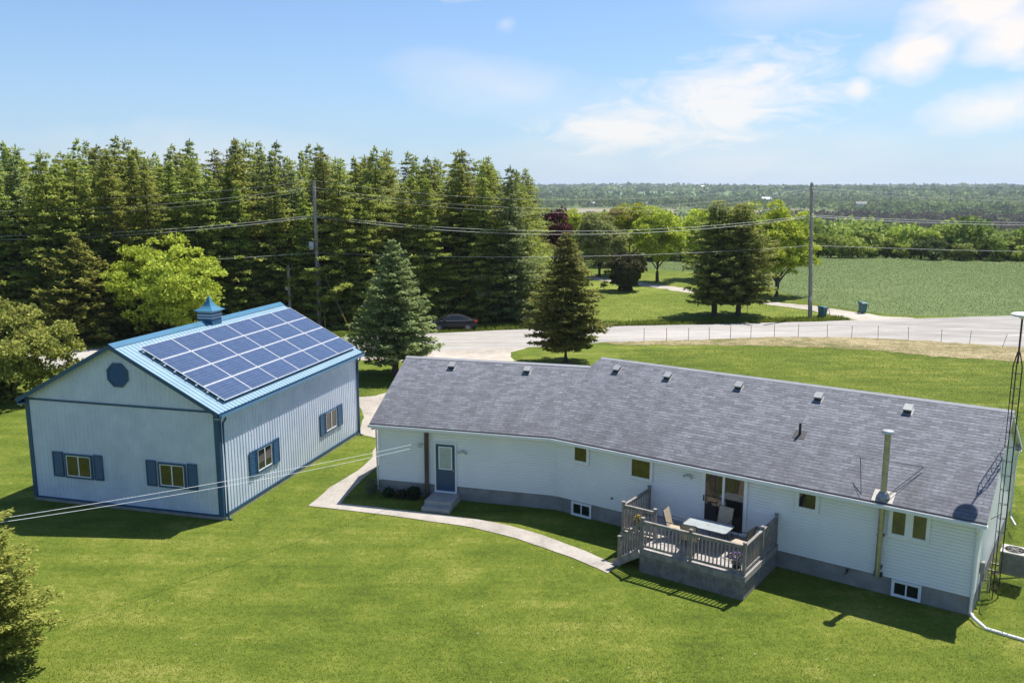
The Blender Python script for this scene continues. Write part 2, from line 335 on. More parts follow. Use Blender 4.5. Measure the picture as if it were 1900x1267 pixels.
tx_ = np.sort(np.concatenate([np.linspace(-1, 1, 121), np.linspace(.06, .17, 80)]))
X = tx_[None, :]*(150+np.maximum(ys, 0)*1.25)[:, None]; Y = np.repeat(ys[:, None], len(tx_), 1); Z = terr(X, Y)
gv = np.stack([X, Y, Z], -1).reshape(-1, 3); nx = len(tx_)
gf = [(i*nx+j, i*nx+j+1, (i+1)*nx+j+1, (i+1)*nx+j) for i in range(len(ys)-1) for j in range(nx-1)]
M['lawn'] = ground_mat('lawn_turf', [(0, (.066, .100, .012)), (.4, (.106, .145, .016)), (.75, (.150, .180, .025)), (1, (.225, .23, .05))],
                       scales=(.13, .7, 5, 24), weights=(.28, .26, .22, .24), bump=.8, bd=.05, spread=2.5, streak=.20)
M['meadow'] = ground_mat('far_land', [(0, (.07, .10, .03)), (.5, (.11, .15, .045)), (1, (.17, .2, .08))], scales=(.004, .02, .1, 1), bump=0)
g = MB(); g.v = [tuple(v) for v in gv]; g.f = gf; g.m = [0 if ys[f[0]//nx] < 150 else 1 for f in gf]
o = g.build('ground', [M['lawn'], M['meadow']]); tag(o, kind='structure')

def ragged(pts, step=.6, jit=.12, seed=1, closed=True):
    r = random.Random(seed); outp = []
    for i in range(len(pts)):
        a, b = pts[i], pts[(i+1) % len(pts)]; d = math.hypot(b[0]-a[0], b[1]-a[1]); n = max(1, min(260, int(d/step)))
        for k in range(n):
            t = k/n; outp.append((a[0]+(b[0]-a[0])*t+r.gauss(0, jit), a[1]+(b[1]-a[1])*t+r.gauss(0, jit)))
    return outp
def sheet(name, pts, z, m, step=.6, jit=.1, seed=1):
    pts = ragged(pts, step, jit, seed); q = MB(); q.add([(x, y, z) for x, y in pts], [tuple(range(len(pts)))])
    o = q.build(name, m)
    if o.data.polygons[0].normal.z < 0: o.data.flip_normals()
    return tag(o, kind='structure')
M['gravel'] = ground_mat('driveway_gravel', [(0, (.27, .24, .20)), (.5, (.40, .355, .30)), (1, (.52, .47, .40))], scales=(.15, 1, 9, 40), bump=.5, bd=.03)
M['asphalt'] = ground_mat('old_asphalt', [(0, (.26, .242, .22)), (.5, (.345, .322, .293)), (1, (.43, .40, .365))], scales=(.12, .6, 3, 40), weights=(.35, .3, .15, .2), bump=.2, bd=.01, stretch=(.3, 1.6, 1), spread=3)
M['dry'] = ground_mat('dry_verge', [(0, (.13, .13, .045)), (.45, (.24, .20, .10)), (1, (.38, .31, .18))], scales=(.2, 1.2, 4, 12), bump=.8, bd=.06, spread=3.6)
M['crop'] = ground_mat('young_crop', [(0, (.10, .140, .045)), (.5, (.135, .178, .062)), (1, (.19, .235, .095))], scales=(.03, .3, 2.2, 9), weights=(.15, .2, .32, .33), bump=.8, bd=.12, spread=2.4)
M['path'] = ground_mat('path_concrete', [(0, (.26, .235, .205)), (.5, (.36, .325, .285)), (1, (.44, .40, .35))], scales=(.3, 1.5, 9, 45), bump=.3, bd=.01)
M['mown'] = ground_mat('mown_grass', [(0, (.105, .148, .018)), (.5, (.155, .195, .028)), (1, (.235, .25, .05))], scales=(.08, .6, 4, 15), bump=.7, spread=3.4)

far_edge = [(-140, 30), (-90, 49), (-60, 59), (-32, 66), G(634, 627), G(810, 618), G(972, 611), G(1120, 606), G(1380, 600), G(1519, 596.6), G(1595, 594), G(1760, 589.5), G(1823, 587), G(1900, 585), (75, 88), (150, 96)]
near_edge = [(150, 58), (75, 57), G(1900, 648), G(1860, 644), G(1799, 638.5), G(1746, 635.3), G(1685, 631), G(1629, 628.4), G(1580, 627), G(1535, 626), G(1437, 626.5), G(1380, 627.8), G(1277, 631.5), G(1195, 633), G(1120, 635), (1.4, 66.4), (-14, 63.2), (-32, 58), (-60, 50.5), (-90, 40.5), (-140, 21)]
sheet('road', far_edge+near_edge, .012, M['asphalt'], 1.2, .07, 3)
drv = [(1.5, 68.5), G(978, 644), G(949.5, 653.7), G(946, 663), (0.6, 59.5), (3.0, 55), (7, 51), (10, 47), (12, 42.5), (4, 38), (-6.6, 38.4), (-6.8, 41.6), (-7.8, 42.2), (-8.2, 45.5), (-9.3, 49.9), (-7.6, 51.2), (-4.5, 52.5), (-4.6, 58), (-6.5, 61), (-12, 61.6), (-15, 60.8), (-17, 64)]
sheet('driveway', drv, .008, M['gravel'], .8, .1, 4)
sheet('verge', [G(1120, 634.4), (8.6, 67.6), G(1380, 641), G(1468, 643), G(1544, 647), G(1620, 650), G(1760, 663), G(1900, 671), (48, 56), (75, 50), (80, 57), G(1900, 645), G(1799, 637.5), G(1685, 630), G(1580, 626.2), G(1437, 625.5), G(1277, 631)], .016, M['dry'], .5, .16, 5)
shoulder = [(a[0], a[1]+.2) for a in far_edge[1:13]]
sheet('lane', [G(1595, 594.5), G(1560, 588), G(1500, 575), G(1426, 565.5), (26.5, 96), G(1268, 542), G(1186, 529.5), G(1095, 518), (-6, 128), (-6, 130.5), G(1095, 513), G(1186, 523), G(1268, 534.5), (27.8, 98), G(1426, 559.5), G(1521, 569), G(1600, 581), G(1640, 586.5), G(1700, 590.5), G(1660, 593)], .004, M['gravel'], .8, .12, 6)
sheet('crop_field', [(150, 97), (75, 89.5), G(1897, 585), G(1760, 587.3), G(1666, 585.8), G(1603, 579), G(1505, 560), G(1442, 540), (33, 117), G(1290, 505), G(1205, 500), (12, 139), (12, 146), (60, 157), (90, 147), (150, 139)], .005, M['crop'], 1.2, .25, 7)
sheet('far_lawn', [(2, 76.4), G(972, 609), G(1120, 604), G(1380, 598.5), G(1519, 595), G(1570, 591), G(1560, 589.5), G(1500, 576.5), G(1426, 567), (26, 96), G(1268, 544), G(1186, 531.5), G(1095, 520), (-6, 125), (-10, 100), (0, 88)], .003, M['mown'], 1, .1, 8)
q = MB()      # faded centre line
cl = [G(816, 629.5), G(890, 627), G(972, 624), (7.5, 72.6), (20, 73.8), (31, 74.6), (40, 75.3)]
for a, b in zip(cl[:-1], cl[1:]): q.quad((a[0], a[1]-.07, .0165), (b[0], b[1]-.07, .0165), (b[0], b[1]+.07, .0165), (a[0], a[1]+.07, .0165))
a, b = G(1868, 622.5), G(1990, 618); q.quad((a[0], a[1]-.22, .0165), (b[0], b[1]-.22, .0165), (b[0], b[1]+.22, .0165), (a[0], a[1]+.22, .0165))
tag(q.build('road_marking', mat('faded_road_paint', (.52, .49, .42), .8, c2=(.36, .34, .31), scale=2)), kind='structure')
# concrete walk, in slabs of one sheet
out_ = [G(560+1920/6.333, 800+1110/6.333), G(780, 965.5), G(640, 946), G(571, 938)]
walk_outer = [G(1128, 1064), G(1060, 1034), G(960, 999.5), G(880, 979), G(780, 964.5), G(690, 952.5), G(573, 938.5), G(612, 905), G(665, 873), G(706, 836), (-6.9, 41.8)]
walk_inner = [(-5.9, 41.8), (-5.65, 37.3), G(703, 864), G(672, 890), G(638, 925), G(632, 934.5), G(700, 941), G(785, 950.5), G(880, 962.5), G(945, 975), G(1010, 994), G(1085, 1022), G(1146, 1049)]
sheet('path', walk_outer+walk_inner, .02, M['path'], .5, .012, 9)

# ------------------------------------------------------------------ barn
BX, BY, BA, BW, BL, BE, BR, BF = -10.879, 30.706, 14.881, 8.566, 11.987, 4.204, 6.436, .141
barn = empty('barn', (BX, BY, 0), R(-BA), label='white metal clad barn with blue trim and solar panels on its roof', cat='barn')
sl_ = (BR-BE)/(BW/2); OV = .22
q = MB(); q.box(-BW-.02, .02, -.02, BL+.02, -.3, BF); q.build('foundation', M['concrete'], barn)
def ribs(q, L, zlo, zhi, P, pitch=.2, dep=.022, rw=.05):     # ribbed sheet: P(t, out, z)
    t = 0
    while t < L-1e-6:
        e = min(t+pitch, L); ts = [(t, 0), (min(t+pitch-rw-.03, e), 0), (min(t+pitch-rw, e), dep), (min(t+pitch-.03, e), dep), (e, 0)]
        for (a, oa), (b, ob) in zip(ts[:-1], ts[1:]):
            if b-a < 1e-5: continue
            q.quad(P(a, oa, zlo), P(b, ob, zlo), P(b, ob, zhi(b)), P(a, oa, zhi(a)))
        t += pitch
q = MB()
ribs(q, BL, BF, lambda t: BE+.05, lambda t, o_, z: (o_, t, z))
ribs(q, BL, BF, lambda t: BE+.05, lambda t, o_, z: (-BW-o_, BL-t, z))
gz = lambda t: BE+.05+min(t, BW-t)*sl_
ribs(q, BW, BF, gz, lambda t, o_, z: (-BW+t, -o_, z), dep=.016)
ribs(q, BW, BF, gz, lambda t, o_, z: (-t, BL+o_, z), dep=.016)
q.build('wall', M['barn_white'], barn)
for x0, x1, y0, y1 in ((-.16, .045, -.045, -.017), (.024, .05, -.016, .12), (-BW-.05, -BW+.13, -.045, -.017), (-BW-.05, -BW-.024, -.016, .12), (.024, .05, BL-.12, BL+.03), (-BW-.05, -BW-.024, BL-.1, BL+.03)):
    q = MB(); q.box(x0, x1, y0, y1, BF, BE+.02); q.build('corner_trim', M['barn_blue'], barn)
q = MB(); q.box(-BW+.131, -.161, -.034, -.017, BE-.05, BE+.03); q.build('band_trim', M['barn_blue'], barn)
q = MB(); q.box(-BW+.131, -.161, -.038, -.017, BF-.01, BF+.06); q.build('base_trim', M['barn_blue'], barn)
q = MB(); q.box(.024, .042, .121, BL-.121, BF-.01, BF+.08); q.build('base_trim', M['barn_blue'], barn)
# roof: two ribbed slopes
zr = lambda x: BE+.12+(BW/2-abs(x+BW/2))*sl_
q = MB()
for sgn in (1, -1):
    def P(t, o_, u, sgn=sgn):
        x = -BW/2+sgn*u; return (x, -OV-.05+t, zr(x)+o_)
    L = BL+2*OV+.05; t = 0
    while t < L-1e-6:
        e = min(t+.23, L); ts = [(t, 0), (min(t+.17, e), 0), (min(t+.185, e), .022), (min(t+.215, e), .022), (e, 0)]
        for (a, oa), (b, ob) in zip(ts[:-1], ts[1:]):
            if b-a > 1e-5: q.quad(P(a, oa, 0.05), P(a, oa, BW/2+OV), P(b, ob, BW/2+OV), P(b, ob, .05))
        t += .23
q.build('roof', M['barn_roof'], barn)
q = MB()
for s_ in (1, -1):
    q.add([(-BW/2, -OV-.07, BR+.175), (-BW/2+s_*.24, -OV-.07, zr(-BW/2+s_*.24)+.035), (-BW/2+s_*.24, BL+OV+.02, zr(-BW/2+s_*.24)+.035), (-BW/2, BL+OV+.02, BR+.175)], [(0, 1, 2, 3)])
q.build('ridge_cap', mat('barn_ridge_paint', (.045, .16, .26), .35), barn)
q = MB()                                                     # rake and eave boards
for y in (-OV-.06, BL+OV+.012):
    for s_ in (1, -1):
        a = (-BW/2, y, BR+.055); b = (-BW/2+s_*(BW/2+OV), y, zr(OV)+.0-.0 if s_ > 0 else zr(OV)); b = (b[0], y, BE+.055-OV*sl_)
        q.beam(a, b, .03, .15)
q.box(OV-.01, OV+.012, -OV, BL+OV, BE-.09-OV*sl_, BE+.1-OV*sl_); q.box(-BW-OV-.012, -BW-OV+.01, -OV, BL+OV, BE-.09-OV*sl_, BE+.1-OV*sl_)
q.build('fascia', M['barn_blue'], barn)
q = MB()
q.box(-BW-OV+.01, -BW-.03, -OV-.04, BL+OV, BE-.1-OV*sl_, BE-.08-OV*sl_); q.box(.03, OV-.011, -OV-.04, BL+OV, BE-.1-OV*sl_, BE-.08-OV*sl_)
q.build('soffit', M['barn_white'], barn)
q = MB(); ez = BE-OV*sl_
q.box(OV+.013, OV+.12, -OV, BL+OV, ez-.04, ez-.028); q.box(OV+.108, OV+.12, -OV, BL+OV, ez-.028, ez+.075); q.box(OV+.013, OV+.12, -OV-.012, -OV, ez-.04, ez+.07)
q.build('gutter', mat('barn_gutter_paint', (.10, .22, .34), .35), barn)
for k, yy in enumerate((.16, BL-.14)):
    q = MB(); q.tube([(OV+.07, yy-.1, ez-.03), (OV+.07, yy-.1, ez-.14), (.1, yy, ez-.34), (.1, yy, .12), (.14, yy-.02, .03), (.3, yy-.1, .02)], .042, 8)
    q.build('downspout', M['barn_blue'], barn)
def slider(parent, P, a0, a1, z0, z1, trim, frame, glass, panes=2, tw=.07, prj=.03):   # P(a, out, z)
    q = MB(); T = lambda x, y, z: P(x, y, z)
    for x0, x1, za, zb in ((a0, a0+tw, z0, z1), (a1-tw, a1, z0, z1), (a0+tw, a1-tw, z0, z0+tw), (a0+tw, a1-tw, z1-tw, z1)):
        q.box(x0, x1, 0, prj+.02, za, zb, T=T)
    w_ = q.build('window', trim, parent)
    b0, b1, c0, c1 = a0+tw, a1-tw, z0+tw, z1-tw; fw = .035; q = MB()
    for x0, x1, za, zb in ((b0, b0+fw, c0, c1), (b1-fw, b1, c0, c1), (b0+fw, b1-fw, c0, c0+fw), (b0+fw, b1-fw, c1-fw, c1)): q.box(x0, x1, 0, prj+.008, za, zb, T=T)
    for k in range(1, panes):
        x = b0+(b1-b0)*k/panes; q.box(x-fw*.6, x+fw*.6, 0, prj+.012, c0+fw, c1-fw, T=T)
    q.build('sash', frame, w_)
    q = MB(); q.box(b0+.01, b1-.01, -.01, prj-.012, c0+.01, c1-.01, T=T); q.build('pane', glass, w_)
    return w_
def shutter(parent, P, a0, a1, z0, z1):
    q = MB(); T = P; q.box(a0, a1, 0, .02, z0, z1, T=T)
    for x0, x1, za, zb in ((a0, a0+.04, z0, z1), (a1-.04, a1, z0, z1), (a0+.04, a1-.04, z0, z0+.05), (a0+.04, a1-.04, z1-.05, z1)): q.box(x0, x1, .02, .05, za, zb, T=T)
    n = 8; h_ = (z1-z0-.1)/n
    for k in range(n):
        z = z0+.05+k*h_
        vs = [P(a0+.04, .045, z+.012), P(a1-.04, .045, z+.012), P(a1-.04, .022, z+h_-.005), P(a0+.04, .022, z+h_-.005)]
        q.add(vs, [(0, 1, 2, 3)]); q.add([P(a0+.04, .045, z+.012), P(a1-.04, .045, z+.012), P(a1-.04, .02, z+.006), P(a0+.04, .02, z+.006)], [(0, 1, 2, 3)])
    q.build('shutter', M['barn_blue'], parent)
PG = lambda a, o_, z: (-a, -.017-o_, z)
PL = lambda a, o_, z: (.024+o_, a, z)
M['glass_brown'] = mat('window_glass_brown', (.05, .043, .02), .06, c2=(.025, .022, .012), scale=1.5, spec=.8)
M['glass_sash'] = M['glass']
for a0, a1, s0, s1 in ((5.70, 6.97, (5.2, 5.62), (7.05, 7.53)), (1.50, 2.70, (.99, 1.42), (2.79, 3.23))):
    slider(barn, PG, a0, a1, 1.09, 2.08, M['barn_blue'], M['white'], M['glass_brown']); shutter(barn, PG, *s0, 1.1, 2.12); shutter(barn, PG, *s1, 1.1, 2.12)
for a0, a1, s0, s1 in ((2.38, 3.58, (1.86, 2.32), (3.65, 4.12)), (8.30, 9.50, (7.80, 8.24), (9.58, 10.08))):
    slider(barn, PL, a0, a1, 1.05, 2.06, M['barn_blue'], M['white'], M['glass']); shutter(barn, PL, *s0, 1.03, 2.08); shutter(barn, PL, *s1, 1.03, 2.08)
q = MB(); cx, cz, rr = -4.19, 5.37, .5                         # octagonal gable louvre
oc = [(math.cos(R(22.5+45*k)), math.sin(R(22.5+45*k))) for k in range(8)]
q.add([(cx+c*rr*k_, y, cz+s*rr*k_) for k_, y in ((1, -.017), (1, -.065), (.84, -.065), (.84, -.03)) for c, s in oc],
      [(i*8+j, i*8+(j+1) % 8, (i+1)*8+(j+1) % 8, (i+1)*8+j) for i in range(3) for j in range(8)])
q.add([(cx+c*rr*.86, -.03, cz+s*rr*.86) for c, s in oc], [tuple(range(8))])
for k in range(9):
    z = cz-.38+k*.088; hw = min(rr*.83, rr*1.17-abs(z+.03-cz))-.01
    q.quad((cx-hw, -.06, z), (cx+hw, -.06, z), (cx+hw, -.032, z+.075), (cx-hw, -.032, z+.075))
q.build('gable_vent', M['barn_blue'], barn)
# cupola on the ridge
q = MB(); cy = 6.15; cxm = -BW/2; hw = .35
q.box(cxm-hw, cxm+hw, cy-hw, cy+hw, 6.05, 6.95)
cup = q.build('cupola', mat('cupola_blue', (.03, .12, .21), .4), barn)
q = MB(); q.box(cxm-hw-.03, cxm+hw+.03, cy-hw-.03, cy+hw+.03, 6.68, 6.73); q.box(cxm-hw-.03, cxm+hw+.03, cy-hw-.03, cy+hw+.03, 6.80, 6.85); q.box(cxm-hw-.03, cxm+hw+.03, cy-hw-.03, cy+hw+.03, 6.95, 7.0)
q.build('louvre_band', M['barn_white'], cup)
q = MB(); prof = [(.48, 7.0), (.48, 7.03), (.34, 7.10), (.22, 7.20), (.13, 7.34), (.07, 7.50), (.04, 7.60), (.0, 7.66)]
for (r0, z0), (r1, z1) in zip(prof[:-1], prof[1:]):
    c4 = [(-1, -1), (1, -1), (1, 1), (-1, 1)]
    for k in range(4):
        a, b = c4[k], c4[(k+1) % 4]
        q.quad((cxm+a[0]*r0, cy+a[1]*r0, z0), (cxm+b[0]*r0, cy+b[1]*r0, z0), (cxm+b[0]*r1, cy+b[1]*r1, z1), (cxm+a[0]*r1, cy+a[1]*r1, z1))
q.quad(*[(cxm+a*.48, cy+b*.48, 7.001) for a, b in ((-1, 1), (1, 1), (1, -1), (-1, -1))])
q.build('cupola_roof', mat('cupola_roof_paint', (.06, .20, .30), .3), cup)
# solar array: 6 x 4 panels parallel to the slope
ca = math.atan(sl_); SC = math.cos(ca)
def onroof(t, y, lift):       # t = horizontal distance in from the eave wall line
    return Vector((-t-lift*-math.sin(ca)*1.0, y, BE+.12+t*sl_+lift*math.cos(ca)))
for r_ in range(4):
    for c_ in range(6):
        t0 = .10+r_*.893; y0 = .56+c_*1.90; t1 = t0+.880; y1 = y0+1.888
        q = MB(); A, B_ = .13, .165; fr = .02
        def slab(t0, t1, y0, y1, l0, l1, mi):
            q.add([onroof(t, y, l) for l in (l0, l1) for t, y in ((t0, y0), (t1, y0), (t1, y1), (t0, y1))],
                  [(0, 1, 2, 3), (7, 6, 5, 4), (0, 4, 5, 1), (1, 5, 6, 2), (2, 6, 7, 3), (3, 7, 4, 0)], mi)
        slab(t0, t0+fr, y0, y1, A, B_, 1); slab(t1-fr, t1, y0, y1, A, B_, 1); slab(t0+fr, t1-fr, y0, y0+fr, A, B_, 1); slab(t0+fr, t1-fr, y1-fr, y1, A, B_, 1)
        slab(t0+fr, t1-fr, y0+fr, y1-fr, A+.005, B_-.008, 0)
        o = q.build('solar_panel', [M['solar'], M['alu']], barn)
        set_uv(o, lambda c, t0=t0, y0=y0: ((c.y-y0-.035), (-c.x-t0-.035)/SC))
for k in range(4):
    for dt in (.22, .65):
        q = MB(); t = .10+k*.893+dt; q.beam(onroof(t, .45, .105), onroof(t, 12.05, .105), .04, .045); q.build('mounting_rail', M['alu'], barn)

# ------------------------------------------------------------------ house
HX, HY, HA = 13.436, 23.326, R(144.298)
HLn, HD, HE, HF, OVH, OG = 14.481, 8.642, 3.029, .579, .372, .211
TAN = math.tan(R(6.464*4)); GA = R(164.708); GL, GD = 7.38, 7.429
ROT = HA-math.pi
house = empty('bungalow', (HX, HY, 0), ROT, label='long white bungalow with a bent plan under a grey shingle roof', cat='house')
cR, sR = math.cos(ROT), math.sin(ROT)
def hl(X, Y, Z=0): dx, dy = X-HX, Y-HY; return (dx*cR+dy*sR, -dx*sR+dy*cR, Z)          # world to house frame
def hw_(x, y, z=0): return (HX+x*cR-y*sR, HY+x*sR+y*cR, z)                              # house frame to world
dG = GA-HA; cg, sg_ = math.cos(dG), math.sin(dG)
def GP(s, y, z):                 # garage wing: s leftward from the bend, y inward
    return (-HLn-s*cg+y*math.sin(dG)*1.0, -s*math.sin(dG)+y*cg, z) if False else (-HLn-s*cg-0*y+y*(-math.sin(-dG)), -s*sg_+y*cg, z)
# orientation: left direction turned by dG, inward normal turned likewise
def GP(s, y, z):
    lx, ly = -math.cos(dG), -math.sin(dG); nx_, ny_ = -math.sin(dG), math.cos(dG)
    return (-HLn+s*lx+y*nx_, s*ly+y*ny_, z)
HP = lambda s, y, z: (-s, y, z)
rz = lambda y: HE+(y+OVH)*TAN
HRZ = rz(HD/2); GRZ = rz(GD/2)
# foundation
q = MB()
q.box(-HLn, 0, .012, HD-.012, -.8, HF); q.box(0, GL, .012, GD-.012, -.3, HF-.003, T=lambda s, y, z: GP(s, y, z))
q.build('foundation', M['concrete'], house)
# lap siding
def laps(q, x0f, x1f, zlo, zhi, P, course=.105, lip=.012):
    z = zlo
    while z < zhi-1e-6:
        e = min(z+course, zhi); a0, a1, b0, b1 = x0f(z), x1f(z), x0f(e), x1f(e)
        m_ = max(z+.01, e-.021)
        q.quad(P(a0, -lip, z), P(a1, -lip, z), P(b1, -lip*.6, m_), P(b0, -lip*.6, m_))
        q.quad(P(b0, -lip*.6, m_), P(b1, -lip*.6, m_), P(b1, .014, m_), P(b0, .014, m_)); q.quad(P(b0, .014, m_), P(b1, .014, m_), P(b1, .014, e), P(b0, .014, e))
        q.quad(P(a0, .014, z), P(a1, .014, z), P(a1, -lip, z), P(a0, -lip, z)); z += course
q = MB()
laps(q, lambda z: 0, lambda z: HLn-.01, HF, HE-.02, lambda a, y, z: HP(a, y, z))
laps(q, lambda z: .0, lambda z: GL, HF, HE-.02, lambda a, y, z: GP(a, y, z))
gy0 = lambda z: max(0, (z-HE)/TAN-OVH+.05)
laps(q, lambda z: gy0(z), lambda z: HD-gy0(z), HF, HRZ-.12, lambda a, y, z: (-y, a, z))                       # right gable
gl0 = lambda z: max(0, (z-HE)/TAN-OVH+.05)
laps(q, lambda z: gl0(z), lambda z: GD-gl0(z), HF, GRZ-.12, lambda a, y, z: GP(GL-y, a, z))                   # far left gable
laps(q, lambda z: gy0(z), lambda z: HD-gy0(z), HF, HRZ-.12, lambda a, y, z: (-HLn+y, a, z))                   # step between the roofs
laps(q, lambda z: 0, lambda z: HLn, HF, HE-.02, lambda a, y, z: HP(a, HD-y, z))
laps(q, lambda z: 0, lambda z: GL, HF, HE-.02, lambda a, y, z: GP(a, GD-y, z))
q.build('wall', M['siding'], house)
q = MB()
for bxs, T_ in (([(.0, .07, -.024, -.004), (-.024, -.002, -.024, .08)], HP), ([(GL-.07, GL+.024, -.024, -.004)], GP), ([(HLn-.03, HLn+.02, -.026, -.002)], HP), ([(-.024, -.002, HD-.08, HD+.02)], HP)):
    q = MB()
    for b_ in bxs: q.box(*b_, HF-.02, HE-.02, T=T_)
    q.build('corner_trim', M['white'], house)
# roof slopes (thick sheets with shingle UVs)
e1 = Vector(HP(-OG, -OVH, HE)); 
# bend of the eave line: intersect the two eave lines
def inter(p, d, q_, e):
    det = d[0]*-e[1]+e[0]*d[1]; rx, ry = q_[0]-p[0], q_[1]-p[1]; s = (rx*-e[1]+e[0]*ry)/det; return (p[0]+d[0]*s, p[1]+d[1]*s)
be = inter(HP(0, -OVH, 0), (-1, 0), GP(0, -OVH, 0), (-math.cos(dG), -math.sin(dG)))
K = inter(HP(0, GD/2, 0), (-1, 0), GP(0, GD/2, 0), (-math.cos(dG), -math.sin(dG)))
SE = 14.97
q = MB(); TH = .05
def slope(poly, uvp, name='roof'):
    q = MB(); n = len(poly); top = [Vector(p) for p in poly]; bot = [p-Vector((0, 0, TH)) for p in top]
    q.add(top+bot, [tuple(range(n)), tuple(range(2*n-1, n-1, -1))]+[(i, i+n, (i+1) % n+n, (i+1) % n) for i in range(n)])
    o = q.build(name, M['shingle'], house)
    set_uv(o, uvp); return o
CT = math.cos(math.atan(TAN))
slope([HP(-OG, -OVH, HE), HP(-OG, HD/2, HRZ), HP(SE, HD/2, HRZ), (K[0], K[1], GRZ), (be[0], be[1], HE)], lambda c: (c.x, (c.y+OVH)/CT))
slope([HP(-OG, HD+OVH, HE), HP(SE, HD+OVH, HE), HP(SE, HD/2, HRZ), HP(-OG, HD/2, HRZ)], lambda c: (c.x, (HD+OVH-c.y)/CT))
ax, ay = -math.sin(dG), math.cos(dG)
gd = lambda c: ((c.x+HLn)*ax+c.y*ay)
gs_ = lambda c: ((c.x+HLn)*-math.cos(dG)+c.y*-math.sin(dG))
slope([(be[0], be[1], HE), (K[0], K[1], GRZ), GP(GL+OG, GD/2, GRZ), GP(GL+OG, -OVH, HE)], lambda c: (-gs_(c), (gd(c)+OVH)/CT))
slope([GP(GL+OG, GD/2, GRZ), (K[0], K[1], GRZ), (-HLn+.3, K[1]+1.2, GRZ-1.2*TAN*.95), GP(-2, GD+OVH, HE), GP(GL+OG, GD+OVH, HE)], lambda c: (-gs_(c), (GD+OVH-gd(c))/CT))
q = MB()                                                   # ridge shingles

kd = K[0]
for s_ in (1, -1):
    w_ = .13; q.quad(HP(-OG-.01, HD/2, HRZ+.016), HP(SE, HD/2, HRZ+.016), HP(SE, HD/2+s_*w_, HRZ-w_*TAN+.012), HP(-OG-.01, HD/2+s_*w_, HRZ-w_*TAN+.012))
    gk = (K[0]+HLn)*-math.cos(dG)+K[1]*-math.sin(dG); q.quad(GP(GL+OG+.01, GD/2, GRZ+.016), GP(gk, GD/2, GRZ+.016), GP(gk, GD/2+s_*w_, GRZ-w_*TAN+.012), GP(GL+OG+.01, GD/2+s_*w_, GRZ-w_*TAN+.012))
q.build('ridge_cap', mat('ridge_shingle', (.30, .305, .32), .8), house)
# fascia, soffit and gutter
q = MB(); zf = HE-.055
def strip(q, a, b, z0, z1, th=.02):
    q.beam((a[0], a[1], (z0+z1)/2), (b[0], b[1], (z0+z1)/2), th, z1-z0)
strip(q, HP(-OG, -OVH+.012, 0), (be[0], be[1]+.012, 0), zf-.12, zf); strip(q, (be[0], be[1]+.012, 0), GP(GL+OG, -OVH+.012, 0), zf-.12, zf)
strip(q, HP(-OG, HD+OVH-.012, 0), HP(SE, HD+OVH-.012, 0), zf-.12, zf); strip(q, GP(-2, GD+OVH-.012, 0), GP(GL+OG, GD+OVH-.012, 0), zf-.12, zf)
for s_, P, dd, top in ((-OG+.012, HP, HD, HRZ), (GL+OG-.012, GP, GD, GRZ), (SE-.012, HP, HD, HRZ)):
    lo = 3.74 if s_ == SE-.012 else -OVH
    q.beam(P(s_, lo, rz(lo)-.115), P(s_, dd/2, top-.115), .02, .13); q.beam(P(s_, dd+OVH, HE-.115), P(s_, dd/2, top-.115), .02, .13)
q.build('fascia', M['white'], house)
q = MB(); zs = zf-.125
a = HP(-OG, -OVH, zs); b = (be[0], be[1], zs); c = HP(HLn, .0, zs); d = HP(-OG, 0, zs)
q.quad(a, d, c, b); q.quad(b, c, GP(GL+OG, 0, zs), GP(GL+OG, -OVH, zs)); q.quad(HP(-OG, HD, zs), HP(-OG, HD+OVH, zs), HP(SE, HD+OVH, zs), HP(SE, HD, zs))
for P, sx, dd, top in ((HP, 0, HD, HRZ), (GP, GL, GD, GRZ)):
    s1 = -OG if P is HP else GL+OG
    q.quad(P(sx, -OVH, HE-.06), P(s1, -OVH, HE-.06), P(s1, dd/2, top-.06), P(sx, dd/2, top-.06)); q.quad(P(sx, dd+OVH, HE-.06), P(s1, dd+OVH, HE-.06), P(s1, dd/2, top-.06), P(sx, dd/2, top-.06))
q.build('soffit', M['white'], house)
q = MB()
ga = [HP(-OG-.02, -OVH-.05, 0), (be[0]-.01, be[1]-.05, 0), GP(GL+OG+.02, -OVH-.05, 0)]
for a, b in zip(ga[:-1], ga[1:]):
    strip(q, (a[0], a[1]-.045, 0), (b[0], b[1]-.045, 0), zf-.09, zf+.012, .012); q.beam((a[0], a[1], zf-.085), (b[0], b[1], zf-.085), .09, .012)
q.build('gutter', M['white'], house)
def spout(pts, r=.04, name='downspout', m='white', par=house):
    q = MB(); q.tube(pts, r, 8); return q.build(name, M[m], par, smooth=True)
spout([HP(-.0, -OVH-.05, zf-.09), HP(.0, -OVH-.05, zf-.2), HP(.02, -.07, zf-.42), HP(.02, -.07, .12)])
spout([GP(GL+.1, -OVH-.03, zf-.09), GP(GL+.1, -OVH-.03, zf-.17), GP(GL-.03, -.06, zf-.2), GP(GL-.03+.1, -.06, zf-.3), GP(GL+.06, -.02, .1)], .038)
spout([HP(-.1, HD+OVH+.05, zf-.09), HP(-.1, HD+OVH+.05, zf-.2), HP(-.08, HD-.02, zf-.42), HP(-.08, HD-.02, .35), HP(-.3, HD-.3, .12)])
